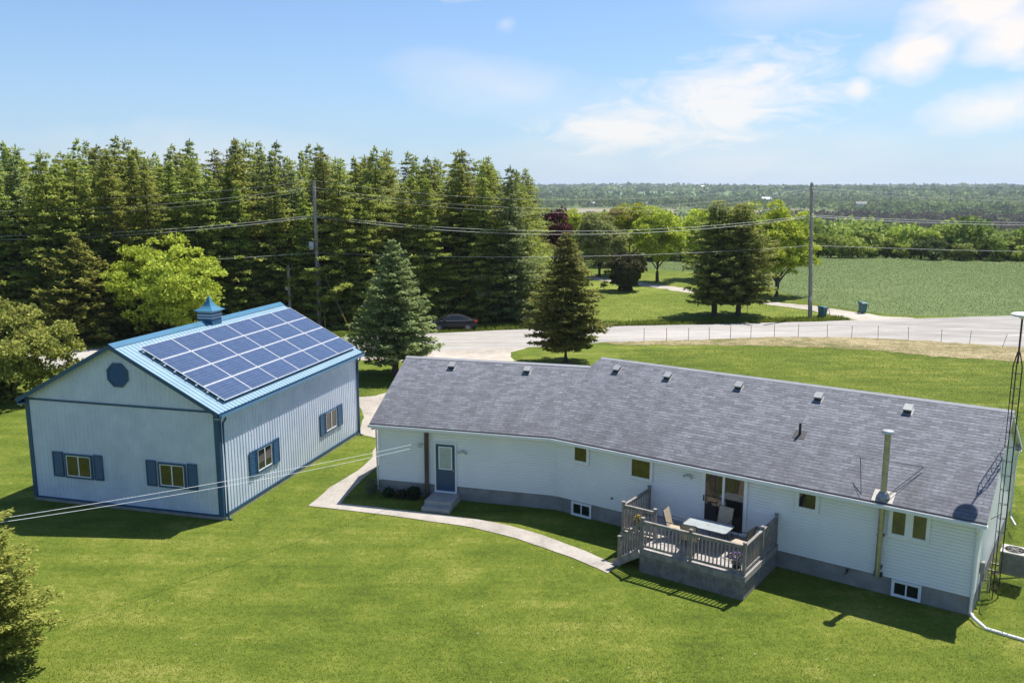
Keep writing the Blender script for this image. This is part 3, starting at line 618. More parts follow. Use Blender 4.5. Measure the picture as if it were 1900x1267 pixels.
# windows and doors of the house
PH = lambda a, o_, z: HP(a, -.014-o_, z); PGr = lambda a, o_, z: GP(a, -.014-o_, z)
M['g1'] = mat('window_glass_ochre', (.085, .068, .020), .12, c2=(.035, .03, .013), scale=3.5, detail=6, bump=.05, spec=.7)
slider(house, PH, 12.96, 13.69, 2.10, 2.83, M['white'], M['white'], M['g1'], 1, .075, .045)
slider(house, PH, 10.33, 11.27, 1.97, 2.82, M['white'], M['white'], M['g1'], 1, .075, .045)
slider(house, PH, 4.50, 5.24, 2.14, 2.82, M['white'], M['white'], M['glass'], 1, .075, .045)
slider(house, PH, 1.84, 2.42, 1.92, 2.84, M['white'], M['white'], M['blind'], 1, .075, .045)
slider(house, PH, 1.26, 1.839, 1.92, 2.84, M['white'], M['white'], M['blind'], 1, .075, .045)
PB = lambda a, o_, z: HP(a, .008-o_, z)
slider(house, PB, 1.36, 2.20, .03, .565, M['white'], M['white'], M['glass'], 2, .05, .035)
slider(house, PB, 12.84, 13.72, .0, .55, M['white'], M['white'], M['glass'], 2, .05, .035)
q = MB()                                                  # patio sliding door
a0, a1, z0, z1 = 6.84, 8.47, .80, 2.80; T = PH
for x0, x1, za, zb in ((a0, a0+.08, z0, z1), (a1-.08, a1, z0, z1), (a0+.08, a1-.08, z0, z0+.06), (a0+.08, a1-.08, z1-.07, z1)): q.box(x0, x1, 0, .06, za, zb, T=T)
pd = q.build('patio_door', M['white'], house)
q = MB(); mid = (a0+a1)/2+.02
for x0, x1 in ((a0+.08, a0+.12), (mid-.04, mid+.04), (a1-.14, a1-.08)): q.box(x0, x1, 0, .045, z0+.06, z1-.07, T=T)
q.build('door_frame', M['white'], pd)
q = MB(); q.box(a0+.12, mid-.04, 0, .02, z0+.06, z1-.07, T=T); q.box(mid+.04, a1-.14, 0, .026, z0+.06, z1-.07, T=T)
q.build('pane', mat('patio_glass', (.02, .018, .015), .02, spec=1.0, c2=(.03, .026, .02), scale=2), pd)
q = MB(); q.box(a1-.125, a1-.095, .05, .09, 1.75, 1.95, T=T); q.build('handle', M['black'], pd)
q = MB(); a0, a1, z0, z1 = 4.02, 4.95, .33, 2.36; T = PGr
for x0, x1, za, zb in ((a0, a0+.06, z0, z1), (a1-.06, a1, z0, z1), (a0+.06, a1-.06, z1-.06, z1)): q.box(x0, x1, 0, .05, za, zb, T=T)
q.box(a0, a1, 0, .09, z0-.04, z0+.03, T=T)
fr = q.build('door', M['white'], house)
q = MB(); q.box(a0+.06, a1-.06, 0, .03, z0+.03, z1-.06, T=T); q.build('door_leaf', M['door_blue'], fr)
q = MB(); 
for x0, x1, za, zb in ((a0+.18, a0+.22, 1.25, 2.2), (a1-.22, a1-.18, 1.25, 2.2), (a0+.22, a1-.22, 1.25, 1.29), (a0+.22, a1-.22, 2.16, 2.2)): q.box(x0, x1, .03, .045, za, zb, T=T)
q.build('door_window_frame', M['white'], fr)
q = MB(); q.box(a0+.22, a1-.22, .03, .036, 1.29, 2.16, T=T); q.build('door_window', M['frost'], fr)
q = MB(); q.box(a0+.10, a0+.14, .03, .09, 1.2, 1.26, T=T); q.build('handle', M['steel'], fr)
for P, a, z in ((PGr, 3.74, 2.06), (PH, 8.95, 2.52)):      # twin-headed wall lamps
    q = MB(); q.box(a-.06, a+.06, 0, .04, z-.05, z+.05, T=P)
    for s_ in (-1, 1): q.tube([P(a+s_*.04, .04, z), P(a+s_*.1, .09, z+.0), P(a+s_*.16, .15, z-.03)], [.025, .03, .055], 8)
    q.build('wall_lamp', mat('lamp_housing', (.5, .5, .46), .5), house, smooth=True)
q = MB(); q.box(6.38, 6.52, 0, .05, 1.13, 1.23, T=PH); q.build('outlet_box', M['grey_ac'], house)
q = MB(); q.box(3.47, 3.53, 0, .12, .47, .53, T=PH); q.tube([PH(3.5, .1, .56), PH(3.5, .1, .42), PH(3.56, .16, .40)], .02, 6); q.lathe((-3.5, -.12, .55), [(.05, 0), (.05, .02)], 10); q.build('garden_tap', M['black'], house)
q = MB(); q.box(11.93, 12.0, 0, .05, 1.0, 1.05, T=PH); q.build('garden_tap', M['black'], house)
# roof vents
def rvent(P, s, y):
    q = MB(); z = rz(y)
    f = lambda a, b, up: P(s+a, y+b, z+b*TAN+up)
    q.add([f(-.17, -.17, .008), f(.17, -.17, .008), f(.17, .16, .008), f(-.17, .16, .008)], [(0, 1, 2, 3)], 0)
    q.add([f(a, b, u) for u, k in ((.01, 1), (.13, 1)) for a, b in ((-.11*k, -.12*k), (.11*k, -.12*k), (.11*k, .12*k), (-.11*k, .12*k))], [(0, 1, 5, 4), (1, 2, 6, 5), (2, 3, 7, 6), (3, 0, 4, 7)], 1)
    q.add([f(a, b, u) for u in (.13, .17) for a, b in ((-.145, -.16), (.145, -.16), (.13, .13), (-.13, .13))], [(0, 1, 2, 3), (4, 5, 6, 7), (0, 1, 5, 4), (1, 2, 6, 5), (2, 3, 7, 6), (3, 0, 4, 7)], 0)
    q.build('roof_vent', [mat('vent_grey', (.28, .29, .29), .5), M['black']], house)
for s in (5.27, 1.93): rvent(GP, s, 3.14)
for s in (13.87, 11.6, 8.69, 5.75, 2.8): rvent(HP, s, 3.63)
q = MB(); b = Vector(HP(5.79, 1.81, rz(1.81))); q.tube([b-Vector((0, 0, .05)), b+Vector((0, 0, .40))], .045, 10); q.add([HP(5.79+a, 1.81+c, rz(1.81+c)+.01) for a, c in ((-.2, -.2), (.2, -.2), (.2, .2), (-.2, .2))], [(0, 1, 2, 3)])
q.build('vent_pipe', M['black'], house)
# flue: pipe up the wall, through the eave and above the roof
fs = 2.60
q = MB(); q.tube([HP(fs, -.20, .62), HP(fs, -.20, HE-.15)], .085, 14); fl = q.build('flue', M['flue'], house, smooth=True)
q = MB(); q.tube([HP(fs, -.20, HE-.15), HP(fs, -.20, 5.12)], .09, 16); q.build('flue_pipe', M['flue'], fl, smooth=True)
for z in (3.9, 4.35): q = MB(); q.tube([HP(fs, -.20, z), HP(fs, -.20, z+.03)], .096, 16); q.build('band', M['steel'], fl)
q = MB(); c = HP(fs, -.20, 0); q.lathe((c[0], c[1], 5.12), [(.12, 0), (.18, .03), (.18, .08), (.16, .11), (.02, .13)], 16); q.build('flue_cap', mat('cap_metal', (.55, .54, .5), .35, metal=.6), fl, smooth=True)
q = MB(); q.lathe((c[0], c[1], 3.16), [(.2, 0), (.19, .03), (.15, .1), (.12, .16), (.095, .18)], 16); q.build('storm_collar', M['steel'], fl, smooth=True)
q = MB(); q.add([HP(fs+a, y, rz(y)+.012) for a, y in ((-.3, -.36), (.3, -.36), (.3, .1), (-.3, .1))], [(0, 1, 2, 3)]); q.build('flashing', mat('flashing', (.45, .42, .36), .6), fl)
q = MB(); q.box(fs-.12, fs+.12, -.12, .0, .56, .7, T=HP); q.box(fs-.1, fs-.08, -.2, 0, .85, .95, T=HP); q.box(fs-.1, fs+.1, -.2, -.014, 1.9, 1.94, T=HP); q.build('bracket', M['black'], fl)
tz = 4.28; top = HP(fs, -.20, tz)
for (a, b) in (((3.6, .8), (3.25, -.28)), ((1.62, 1.05), (2.45, -.22))):      # stay rods
    pass
q = MB()
pL = HP(3.50, .55, rz(.55)+.55); pR = HP(1.78, 1.15, rz(1.15)+.12)
q.tube([HP(3.23, -.2, rz(-.2)+.01), pL], .011, 6); q.tube([pL, top], .008, 6); q.build('stay_rod', M['black'], fl)
q = MB(); q.tube([HP(2.5, -.12, rz(-.12)+.05), pR], .011, 6); q.tube([pR, top], .008, 6); q.build('stay_rod', M['black'], fl)
q = MB()                                                   # meter, pipes on the end wall
q.box(.004+.01, .14, .9, 1.1, 1.0, 1.35, T=lambda x, y, z: (x, y, z)); q.tube([(.07, 1.0, 1.0), (.07, 1.0, .1)], .03, 8); q.tube([(.06, 1.5, .55), (.2, 1.5, .6), (.25, 1.3, .7), (.25, 1.2, .3)], .025, 8); q.box(.01, .1, 1.45, 1.75, .6, .85)
q.build('utility_meter', M['grey_ac'], house)

# corrugated drain pipe lying on the lawn
q = MB(); q.tube([hw_(.02, -.10, .12), hw_(.1, -.2, .06), *[(lambda p: (p[0], p[1], float(terr(p[0], p[1]))+.05))(hw_(a_, b_)) for a_, b_ in ((.45, -.4), (.75, -.47), (1.0, -.53), (1.3, -.58), (1.7, -.62), (3.0, -.7))]], .052, 10)
tag(q.build('drain_pipe', M['white'], smooth=True), 'white drain pipe running across the grass from the near house corner', 'drain pipe')
q = MB(); a = G(1895, 945); zz_ = -.36; q.tube([(a[0]-.5, a[1]+.35, zz_+.3), (a[0]-.2, a[1]+.1, zz_), (a[0]+2.4, a[1]-1.2, zz_)], .05, 10)
tag(q.build('drain_pipe', M['white'], smooth=True), 'white drain pipe on the grass at the far corner of the house end wall', 'drain pipe')

# ------------------------------------------------------------------ back step, service post, washing line
stp = empty('concrete_steps', (0, 0, 0), label='two grey concrete steps below the blue back door', cat='steps')
def gw(s, y, z): return hw_(*GP(s, y, z))
q = MB(); q.box(3.86, 4.98, -1.15, -.03, 0, .30, T=gw); q.build('landing', M['concrete_light'], stp)
q = MB(); q.box(3.83, 4.98, -1.5, -1.152, 0, .15, T=gw); q.build('tread', M['concrete_light'], stp)
p0 = gw(5.27, -.13, 0)
q = MB(); q.tube([(p0[0], p0[1], -.2), (p0[0]+.02, p0[1], 2.72)], [.085, .09], 10); sp = q.build('service_post', M['post']); tag(sp, 'dark brown wooden post standing against the white wall by the blue door', 'post')
p0 = Vector((p0[0], p0[1], 0))
cl_ = empty('washing_line', (p0.x, p0.y, 2.3), label='white washing line strung from the brown post to the tree in the lower left', cat='washing line')
def loc(o): return Vector(o.location)
pc = Vector((-.23, -.14, -.02))
q = MB(); ring = [pc+Vector((math.cos(2*math.pi*k/14)*.09, 0.0, math.sin(2*math.pi*k/14)*.09)) for k in range(15)]
q.tube(ring, .014, 6, cap=False); q.tube([pc, Vector((0, 0, 0))], .012, 6); q.tube([pc-Vector((0, .03, 0)), pc+Vector((0, .03, 0))], .03, 8); q.build('pulley', M['steel'], cl_)
TREE = Vector((-14.3, 20.9, 3.75))
for dz, ee in ((.08, .05), (-.07, -.05)):
    a = pc+Vector((0, 0, dz)); b = TREE+Vector((.4, .2, ee))-loc(cl_); q = MB(); pts = []
    for k in range(13):
        t = k/12; p = a.lerp(b, t); p.z -= .12*4*t*(1-t)*(1 if dz > 0 else 1.35); pts.append(p)
    q.tube(pts, .0065, 5); q.build('line', M['linewhite'], cl_)

# ------------------------------------------------------------------ deck
deck = empty('wooden_deck', hw_(-8, -1.5), ROT, label='raised grey wooden deck with railings and lattice skirt at the patio door', cat='deck')
DX, DY = 8.0, 1.5
def DP(s, d, z): return (-s+DX, -d+DY, z)                    # s leftward, d outward
FZ = .80
q = MB(); d = .03
while d < 2.98:                                              # boards run along the house
    e = min(d+.133, 3.0); s1 = 10.43 if e < 2.08 else 9.26
    q.box(5.78, s1, d, e, FZ-.035, FZ, T=DP); d += .142
q.build('deck_boards', M['wood_floor'], deck)
q = MB()
q.box(5.73, 9.26, 3.001, 3.04, FZ-.21, FZ-.005, T=DP); q.box(5.73, 5.77, .02, 3.0, FZ-.21, FZ-.005, T=DP); q.box(9.27, 10.47, 2.09, 2.13, FZ-.21, FZ-.005, T=DP); q.box(10.44, 10.48, .02, 2.089, FZ-.21, FZ-.005, T=DP)
for s in (6.5, 7.3, 8.1, 8.9): q.box(s, s+.04, .03, 2.99, FZ-.2, FZ-.04, T=DP)
q.build('rim_joist', M['wood'], deck)
q = MB(); q.box(5.70, 5.726, 1.35, 3.04, FZ-.17, FZ+.02, T=DP); q.build('side_board', M['wood_floor'], deck)
q = MB()                                                    # lattice skirt: crossing slats
def lattice(P, L, z0, z1):
    h_ = z1-z0; 
    for lay, sgn in ((0, 1), (.012, -1)):
        t = -h_
        while t < L:
            a0, a1 = t, t+h_
            c0, c1 = max(a0, 0), min(a1, L)
            if c1-c0 > .02:
                za = z0+(c0-a0); zb = z0+(c1-a0)
                if sgn < 0: za, zb = z1-(c0-a0), z1-(c1-a0)
                q.beam(P(c0, lay, za), P(c1, lay, zb), .036, .006, up=P(0, 1, 0)-P(0, 0, 0))
            t += .085
lattice(lambda a, o_, z: Vector(DP(5.76+a, 2.99-.012+o_, z)), 3.48, 0.0, FZ-.2)
lattice(lambda a, o_, z: Vector(DP(5.775-o_, .05+a, z)), 2.93, 0.0, FZ-.2)
lattice(lambda a, o_, z: Vector(DP(9.27+o_, 2.1+a, z)), .9, 0.0, FZ-.2)
lattice(lambda a, o_, z: Vector(DP(9.28+a, 2.08+o_, z)), 1.15, 0.0, FZ-.2)
q.build('lattice_skirt', M['wood'], deck)
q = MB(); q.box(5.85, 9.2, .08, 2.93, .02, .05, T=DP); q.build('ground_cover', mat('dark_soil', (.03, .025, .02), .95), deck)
def dpost(s, d, z0, z1):
    q = MB(); q.box(s-.045, s+.045, d-.045, d+.045, z0, z1, T=DP); q.box(s-.06, s+.06, d-.06, d+.06, z1, z1+.025, T=DP); q.build('railing_post', M['wood'], deck)
posts = [(5.80, .12), (5.80, 1.42), (5.80, 2.94), (7.53, 2.96), (9.20, 2.96), (10.40, 2.04), (9.22, 2.04), (10.40, .12)]
for s, d in posts: dpost(s, d, .45 if d > 2.5 else FZ-.1, FZ+1.04)
dpost(10.02, 3.0, 0.0, 1.03)
def rail(a, b, za, zb):
    q = MB(); A = Vector(DP(*a, za)); B = Vector(DP(*b, zb)); u = (B-A).normalized(); A2 = A+u*.045; B2 = B-u*.045
    dz = Vector((0, 0, 1))
    q.beam(A2+dz*.94, B2+dz*.94, .09, .036); q.beam(A2+dz*.885, B2+dz*.885, .036, .075); q.build('handrail', M['wood'], deck)
    q = MB(); q.beam(A2+dz*.10, B2+dz*.10, .036, .075); q.build('bottom_rail', M['wood'], deck)
    q = MB(); L = (B2-A2).length; n = max(2, int(L/.125))
    for k in range(n):
        p = A2.lerp(B2, (k+.5)/n)+u.cross(dz)*.02; q.box(p.x-.017, p.x+.017, p.y-.017, p.y+.017, p.z+.07, p.z+.9)
    o = q.build('balusters', M['wood'], deck)
for a, b in ((0, 1), (1, 2), (2, 3), (3, 4), (5, 6), (5, 7)): rail(posts[a], posts[b], FZ, FZ)
rail((9.20, 2.98), (10.02, 3.0), FZ, .03)
q = MB()
for k in range(3):
    z = FZ-.2*(k+1); s0 = 9.29+k*.27; q.box(s0, s0+.29, 2.14, 3.0, z-.035, z, T=DP)
q.build('stair_treads', M['wood_floor'], deck)
q = MB()
for d in (2.15, 3.02): q.beam(DP(9.28, d, FZ-.16), DP(10.22, d, .03), .04, .24)
q.build('stair_stringer', M['wood'], deck)

# ------------------------------------------------------------------ furniture on the deck
def dw(s, d, z): return hw_(-s, -d, z)
tb = empty('patio_table', dw(7.58, 1.48, FZ), ROT, label='rectangular frosted glass table on the wooden deck', cat='table')
q = MB(); hw2, hd, rc = .74, .40, .12; prof = []
for cx_, cy_, a0 in ((hw2-rc, hd-rc, 0), (-hw2+rc, hd-rc, 90), (-hw2+rc, -hd+rc, 180), (hw2-rc, -hd+rc, 270)):
    for k in range(5): prof.append((cx_+rc*math.cos(R(a0+k*22.5)), cy_+rc*math.sin(R(a0+k*22.5))))
n = len(prof); q.add([(x, y, z) for z in (.69, .70) for x, y in prof], [tuple(range(n))[::-1], tuple(range(n, 2*n))]+[(i, (i+1) % n, (i+1) % n+n, i+n) for i in range(n)])
q.build('tabletop', M['tableglass'], tb)
q = MB(); q.tube([(x*1.005, y*1.005, .695) for x, y in prof+[prof[0]]], .014, 6, cap=False); q.lathe((0, 0, .69), [(.035, 0), (.035, .014)], 12); q.build('table_rim', M['steel'], tb)
for sx in (-1, 1):
    for sy in (-1, 1): q = MB(); q.tube([(sx*.6, sy*.3, .69), (sx*.55, sy*.26, .35), (sx*.66, sy*.34, 0)], .016, 6); q.build('leg', M['black'], tb)
def make_chair():
    t = empty('patio_chair', (0, 0, 0))
    q = MB(); w2 = .25                                    # facing +y; sling back and seat
    prof = [(.24, .42), (.0, .40), (-.2, .40), (-.25, .45), (-.33, .75), (-.40, 1.0)]
    for (y0, z0), (y1, z1) in zip(prof[:3], prof[1:4]): q.add([(x, y, z+dz) for dz in (0, .012) for x, y, z in ((-w2, y0, z0), (w2, y0, z0), (w2, y1, z1), (-w2, y1, z1))], [(0, 1, 2, 3), (7, 6, 5, 4), (0, 4, 5, 1), (2, 6, 7, 3), (1, 5, 6, 2), (0, 3, 7, 4)])
    q.build('seat', M['sling'], t)
    q = MB()
    for (y0, z0), (y1, z1) in zip(prof[3:5], prof[4:6]): q.add([(x, y+dy, z) for dy in (0, .012) for x, y, z in ((-w2, y0, z0), (w2, y0, z0), (w2, y1, z1), (-w2, y1, z1))], [(0, 1, 2, 3), (7, 6, 5, 4), (0, 4, 5, 1), (2, 6, 7, 3), (1, 5, 6, 2), (0, 3, 7, 4)])
    q.build('backrest', M['sling'], t)
    q = MB()
    for s_ in (-1, 1):
        x = s_*(w2+.012); q.tube([(x, .25, .43), (x, 0, .41), (x, -.2, .41), (x, -.26, .46), (x, -.34, .76), (x, -.41, 1.01)], .013, 6)
        q.tube([(x*1.12, -.32, .66), (x*1.15, -.1, .65), (x*1.15, .2, .62), (x*1.1, .27, .5), (x, .25, .43)], .013, 6)
    q.tube([(-w2, -.41, 1.01), (w2, -.41, 1.01)], .012, 6)
    q.build('chair_frame', M['black'], t)
    for s_ in (-1, 1):
        for yy, y1 in ((.22, .27), (-.2, -.3)): q = MB(); q.tube([(s_*(w2+.01), yy, .41), (s_*(w2+.03), y1, 0)], .013, 6); q.build('leg', M['black'], t)
    return t
ch0 = make_chair()
for i, (s, d, ang, lab) in enumerate(((8.62, 1.62, -85, 'tan sling chair at the left end of the glass table'), (7.85, 2.18, 8, 'tan sling chair with its back to the front deck railing'),
                                      (7.45, .72, 176, 'tan sling chair between the glass table and the patio door'), (6.45, 1.55, 82, 'tan sling chair seen sideways at the right end of the glass table'))):
    o = ch0 if i == 0 else copy_tree(ch0); o.location = dw(s, d, FZ); o.rotation_euler.z = ROT+R(ang); tag(o, lab, 'chair', 'sling chairs round the deck table')

# ------------------------------------------------------------------ plants (numpy foliage)
def leafpuff(rng, c, r, n, size, flat=1.0):
    th = rng.normal(size=(n, 3)); th = nrm(th); rad = rng.uniform(.55, 1.05, n)[:, None]
    P = c+th*rad*np.array([r, r, r*flat]); D = nrm(th+rng.normal(0, .8, (n, 3))); S = nrm(np.cross(D, rng.normal(size=(n, 3))))
    return kites(P, D, S, size*rng.uniform(.7, 1.3, n), size*.7*rng.uniform(.7, 1.3, n))
rng = np.random.default_rng(11)
M['leaf_pot'] = leaf_mat('pot_leaves', (.04, .08, .02), (.08, .14, .04)); M['fl_y'] = leaf_mat('yellow_petals', (.75, .5, .03), (.9, .68, .08), trans=.1); M['fl_p'] = leaf_mat('purple_petals', (.14, .06, .32), (.42, .35, .6), trans=.1)
def flowerpot(loc_, lab, fm, n2=None, hang=False):
    t = empty('flower_pot', loc_, label=lab, cat='flower pot')
    q = MB(); q.lathe((0, 0, 0), [(.09, 0), (.14, .22), (.15, .24), (.13, .24), (.12, .2)], 14); q.build('pot', M['pot'], t, smooth=True)
    np_mesh('leaves', leafpuff(rng, np.array([0, 0, .34]), .17, 160, .07), 4, rng.random(160), M['leaf_pot'], t)
    k = 130; V = leafpuff(rng, np.array([0, 0, .38]), .2, k, .06); np_mesh('flowers', V, 4, rng.random(k), fm, t)
    if n2: V = leafpuff(rng, np.array([.05, 0, .33]), .2, 50, .06); np_mesh('flowers', V, 4, rng.random(50), n2, t)
flowerpot(dw(6.12, 2.72, FZ), 'black pot of purple and yellow flowers in the front right corner of the deck', M['fl_p'], M['fl_y'])
flowerpot(dw(9.86, 1.86, FZ+.12), 'pot of bright yellow flowers behind the deck stair railing', M['fl_y'])
def shrub(loc_, r, h_, n, lab, m, name='shrub', cat='shrub', size=.09, group=None):
    t = empty(name, loc_, label=lab, cat=cat, group=group)
    np_mesh('foliage', leafpuff(rng, np.array([0, 0, h_*.5]), r, n, size, h_*.5/r), 4, rng.random(n), m, t)
    q = MB()
    for k in range(5):
        a = k*1.3; q.tube([(0, 0, 0), (math.cos(a)*r*.5, math.sin(a)*r*.5, h_*.6)], [.015, .006], 5)
    q.build('stem', M['bark'], t)
M['leaf_dark'] = leaf_mat('dark_shrub_leaves', (.02, .045, .015), (.045, .08, .025)); M['leaf_red'] = leaf_mat('reddish_leaves', (.06, .04, .03), (.10, .08, .05)); M['leaf_sage'] = leaf_mat('sage_leaves', (.10, .13, .08), (.2, .24, .17))
shrub(gw(5.75, -.38, 0), .27, .5, 500, 'round dark green shrub against the wall beside the brown post', M['leaf_dark'])
shrub(gw(6.3, -.35, 0), .24, .3, 300, 'low brownish plant in the bed under the white wall', M['leaf_red'])
shrub(gw(6.85, -.33, 0), .22, .32, 300, 'low dark green plant in the bed nearer the wall corner', M['leaf_dark'])
shrub(gw(7.62, -.28, 0), .23, .62, 320, 'pale grey green shrub at the left corner of the house', M['leaf_sage'])

# ------------------------------------------------------------------ antenna tower and air conditioner
tw = empty('antenna_mast', (15.22, 25.3, -.42), R(20), label='rusty lattice tower with a white dish beside the house end wall', cat='antenna tower')
rt = .14; V3 = [Vector((rt*math.cos(R(90+120*k)), rt*math.sin(R(90+120*k)), 0)) for k in range(3)]
q0 = MB()
for v in V3: q = MB(); q.tube([v+Vector((0, 0, 0)), v+Vector((0, 0, 7.45)), v*.25+Vector((0, 0, 7.9))], .018, 6); q.build('leg', M['tower'], tw)
z = .35
while z < 7.5:
    q = MB()
    for k in range(3):
        a, b = V3[k], V3[(k+1) % 3]; q.tube([a+Vector((0, 0, z)), b+Vector((0, 0, z))], .009, 5)
    z += .46; q.build('rung', M['tower'], tw)
q = MB(); q.tube([(0, 0, 7.55), (0, 0, 8.98)], .028, 8); q.build('mast', M['tower'], tw)
q = MB(); q.lathe((0, 0, 8.92), [(.06, 0), (.1, .04), (.27, .07), (.31, .10), (.31, .135), (.27, .165), (.12, .19), (.0, .195)], 28); q.build('dish', M['white'], tw, smooth=True)
q = MB(); q.tube([(-.0, 0, .9), (-.75, -.35, .95)], .015, 6); q.tube([(0, 0, 2.8), (-.8, -.3, 2.85)], .012, 6); q.build('wall_bracket', M['tower'], tw)
ac = empty('air_conditioner', hw_(.66, 3.95, .10), ROT, label='grey square air conditioner unit on a shelf beside the house end wall', cat='air conditioner')
q = MB(); q.box(-.36, .36, -.36, .36, 0, .68)
for k in range(22):
    x = -.33+k*.0315
    for yy in (-.372, .361): q.box(x, x+.012, yy, yy+.011, .05, .62)
    for xx in (-.372, .361): q.box(xx, xx+.011, x, x+.012, .05, .62)
q.build('casing', M['grey_ac'], ac)
q = MB(); q.box(-.38, .38, -.38, .38, .681, .72); tp = q.build('top_cover', mat('ac_top', (.42, .40, .36), .5), ac)
q = MB(); q.lathe((0, 0, .722), [(.30, 0), (.30, .004)], 24); q.build('fan_opening', M['black'], ac)
q = MB()
for k in range(3): q.lathe((0, 0, .73), [(.1+k*.09, 0), (.11+k*.09, .006), (.12+k*.09, 0)], 24)
for k in range(3): a = R(60*k); q.beam((math.cos(a)*.3, math.sin(a)*.3, .74), (-math.cos(a)*.3, -math.sin(a)*.3, .74), .02, .008)
q.build('fan_grille', M['grey_ac'], ac)
q = MB()
for y in (-.3, .3): q = MB(); q.beam((-.66, y, -.03), (.36, y, -.03), .05, .05); q.beam((-.66, y, -.38), (.25, y, -.05), .04, .04); q.build('shelf_bracket', M['steel'], ac)

# ------------------------------------------------------------------ poles and lines
PLX = [(-66, 62.5), (-17.46, 76.86), (28.85, 82.14), (78, 84.5)]
POLE_H = [12.9, 12.9, 12.85, 12.6]
plab = ['grey wooden utility pole outside the picture on the left', 'tall wooden utility pole with a grey transformer behind the barn roof', 'tall bare wooden utility pole beside the gravel lane', 'wooden utility pole outside the picture on the right']
for i, ((x, y), h_) in enumerate(zip(PLX, POLE_H)):
    t = empty('utility_pole', (x, y, 0), 0, label=plab[i], cat='utility pole', group='utility poles along the road')
    if i == 2: t.rotation_euler.y = -.048
    q = MB(); q.tube([(0, 0, -.3), (0, 0, h_)], [.21, .14], 12); q.build('pole', M['pole'], t, smooth=True)
    q = MB()
    for z, dy in ((h_+.12, 0), (h_-.45, -.2), (9.95, -.2), (6.7, -.2)):
        q.tube([(0, dy*.6, z-.12), (0, dy, z)], [.025, .04], 8)
    q.build('insulator', mat('insulator', (.4, .4, .38), .4), t)
    if i == 1:
        q = MB(); q.lathe((-.42, -.12, 6.95), [(.0, 0), (.22, .02), (.24, .06), (.24, .68), (.22, .72), (.0, .76)], 18); tr = q.build('transformer', mat('transformer_grey', (.46, .49, .52), .4), t, smooth=True)
        q = MB(); q.tube([(-.42, -.12, 7.7), (-.42, -.12, 7.95)], [.05, .03], 8); q.beam((-.2, -.05, 7.3), (0, 0, 7.3), .08, .3); q.tube([(-.45, -.1, 6.95), (-.5, -.1, 6.4), (-.15, -.1, 6.5)], .02, 6); q.build('bushing', M['black'], tr)
        gx, gy = G(650, 613); gx -= x; gy -= y
        q = MB(); a = Vector((.1, 0, 5.8)); b = Vector((gx, gy, 0)); q.tube([a, b], .014, 5); q.build('guy_wire', M['wire'], t)
        q = MB(); q.tube([b.lerp(a, .24), b], .055, 8); q.build('guy_guard', M['yellow'], t)
        gx, gy = G(604, 607); b = Vector((gx-x, gy-y, 0)); q = MB(); q.tube([b, b+Vector((-.06, 0, 1.0))], .05, 8); q.build('guy_guard', M['yellow'], t)
        q = MB(); q.tube([b+Vector((-.06, 0, 1.0)), (.1, 0, 6)], .012, 5); q.build('guy_wire', M['wire'], t)
    if i == 2:
        q = MB(); q.tube([(-.02, -.22, 1.5), (-.02, -.22, 2.3)], .05, 8); q.box(-.14, .08, -.28, -.17, 1.75, 2.05); q.build('marker_tag', mat('tag_pale', (.5, .47, .45), .5), t)
sx, sy = -19.9, 76.2
t = empty('short_pole', (sx, sy, 0), label='short grey wooden pole in front of the spruces behind the barn ridge', cat='pole')
q = MB(); q.tube([(0, 0, -.2), (0, 0, 5.6)], [.16, .13], 10); q.build('pole', M['pole'], t, smooth=True)
q = MB(); q.box(-.3, -.1, -.1, .1, 3.4, 3.7); q.build('junction_box', M['steel'], t)
wires = [(0, 0, 0, .007, 'topmost thin overhead wire between the pole tops'), (-.2, -.45, 1, .009, 'second thin overhead wire just under the pole tops'), (-.2, -.72, 1, .007, 'third thin overhead wire under the pole tops'),
         (-.2, None, 0, .015, 'upper thick cable of the pair at mid height on the poles'), (-.2, None, 1, .018, 'lower thick cable of the pair at mid height on the poles'), (-.2, None, 2, .013, 'lowest single cable strung between the poles')]
sags = [1.7, 1.9, 2.0, 1.45, 1.6, .7]
for wi, (dy, off, kk, rad, lab) in enumerate(wires):
    pts = []
    for i in range(3):
        (x0, y0), (x1, y1) = PLX[i], PLX[i+1]
        def hh(j):
            if off is not None: return POLE_H[j]+off+(.12 if kk == 0 else 0)
            return {0: (10.0, 10.0, 9.85, 9.6), 1: (9.85, 9.85, 9.7, 9.4), 2: (6.7, 6.7, 7.0, 6.2)}[kk][j]
        z0, z1 = hh(i), hh(i+1)
        for k in range(24 if i < 2 else 25):
            u = k/24; zz0, zz1 = (-.048*z0 if i == 2 else 0), (-.048*z1 if i == 1 else 0); pts.append((x0+zz0+(x1+zz1-x0-zz0)*u, y0+(y1-y0)*u+dy, z0+(z1-z0)*u-sags[wi]*(.45 if i == 2 else 1)*4*u*(1-u)))
    q = MB(); q.tube(pts, rad, 4); tag(q.build('overhead_wire', M['wire']), lab, 'wire', 'overhead wires along the road')

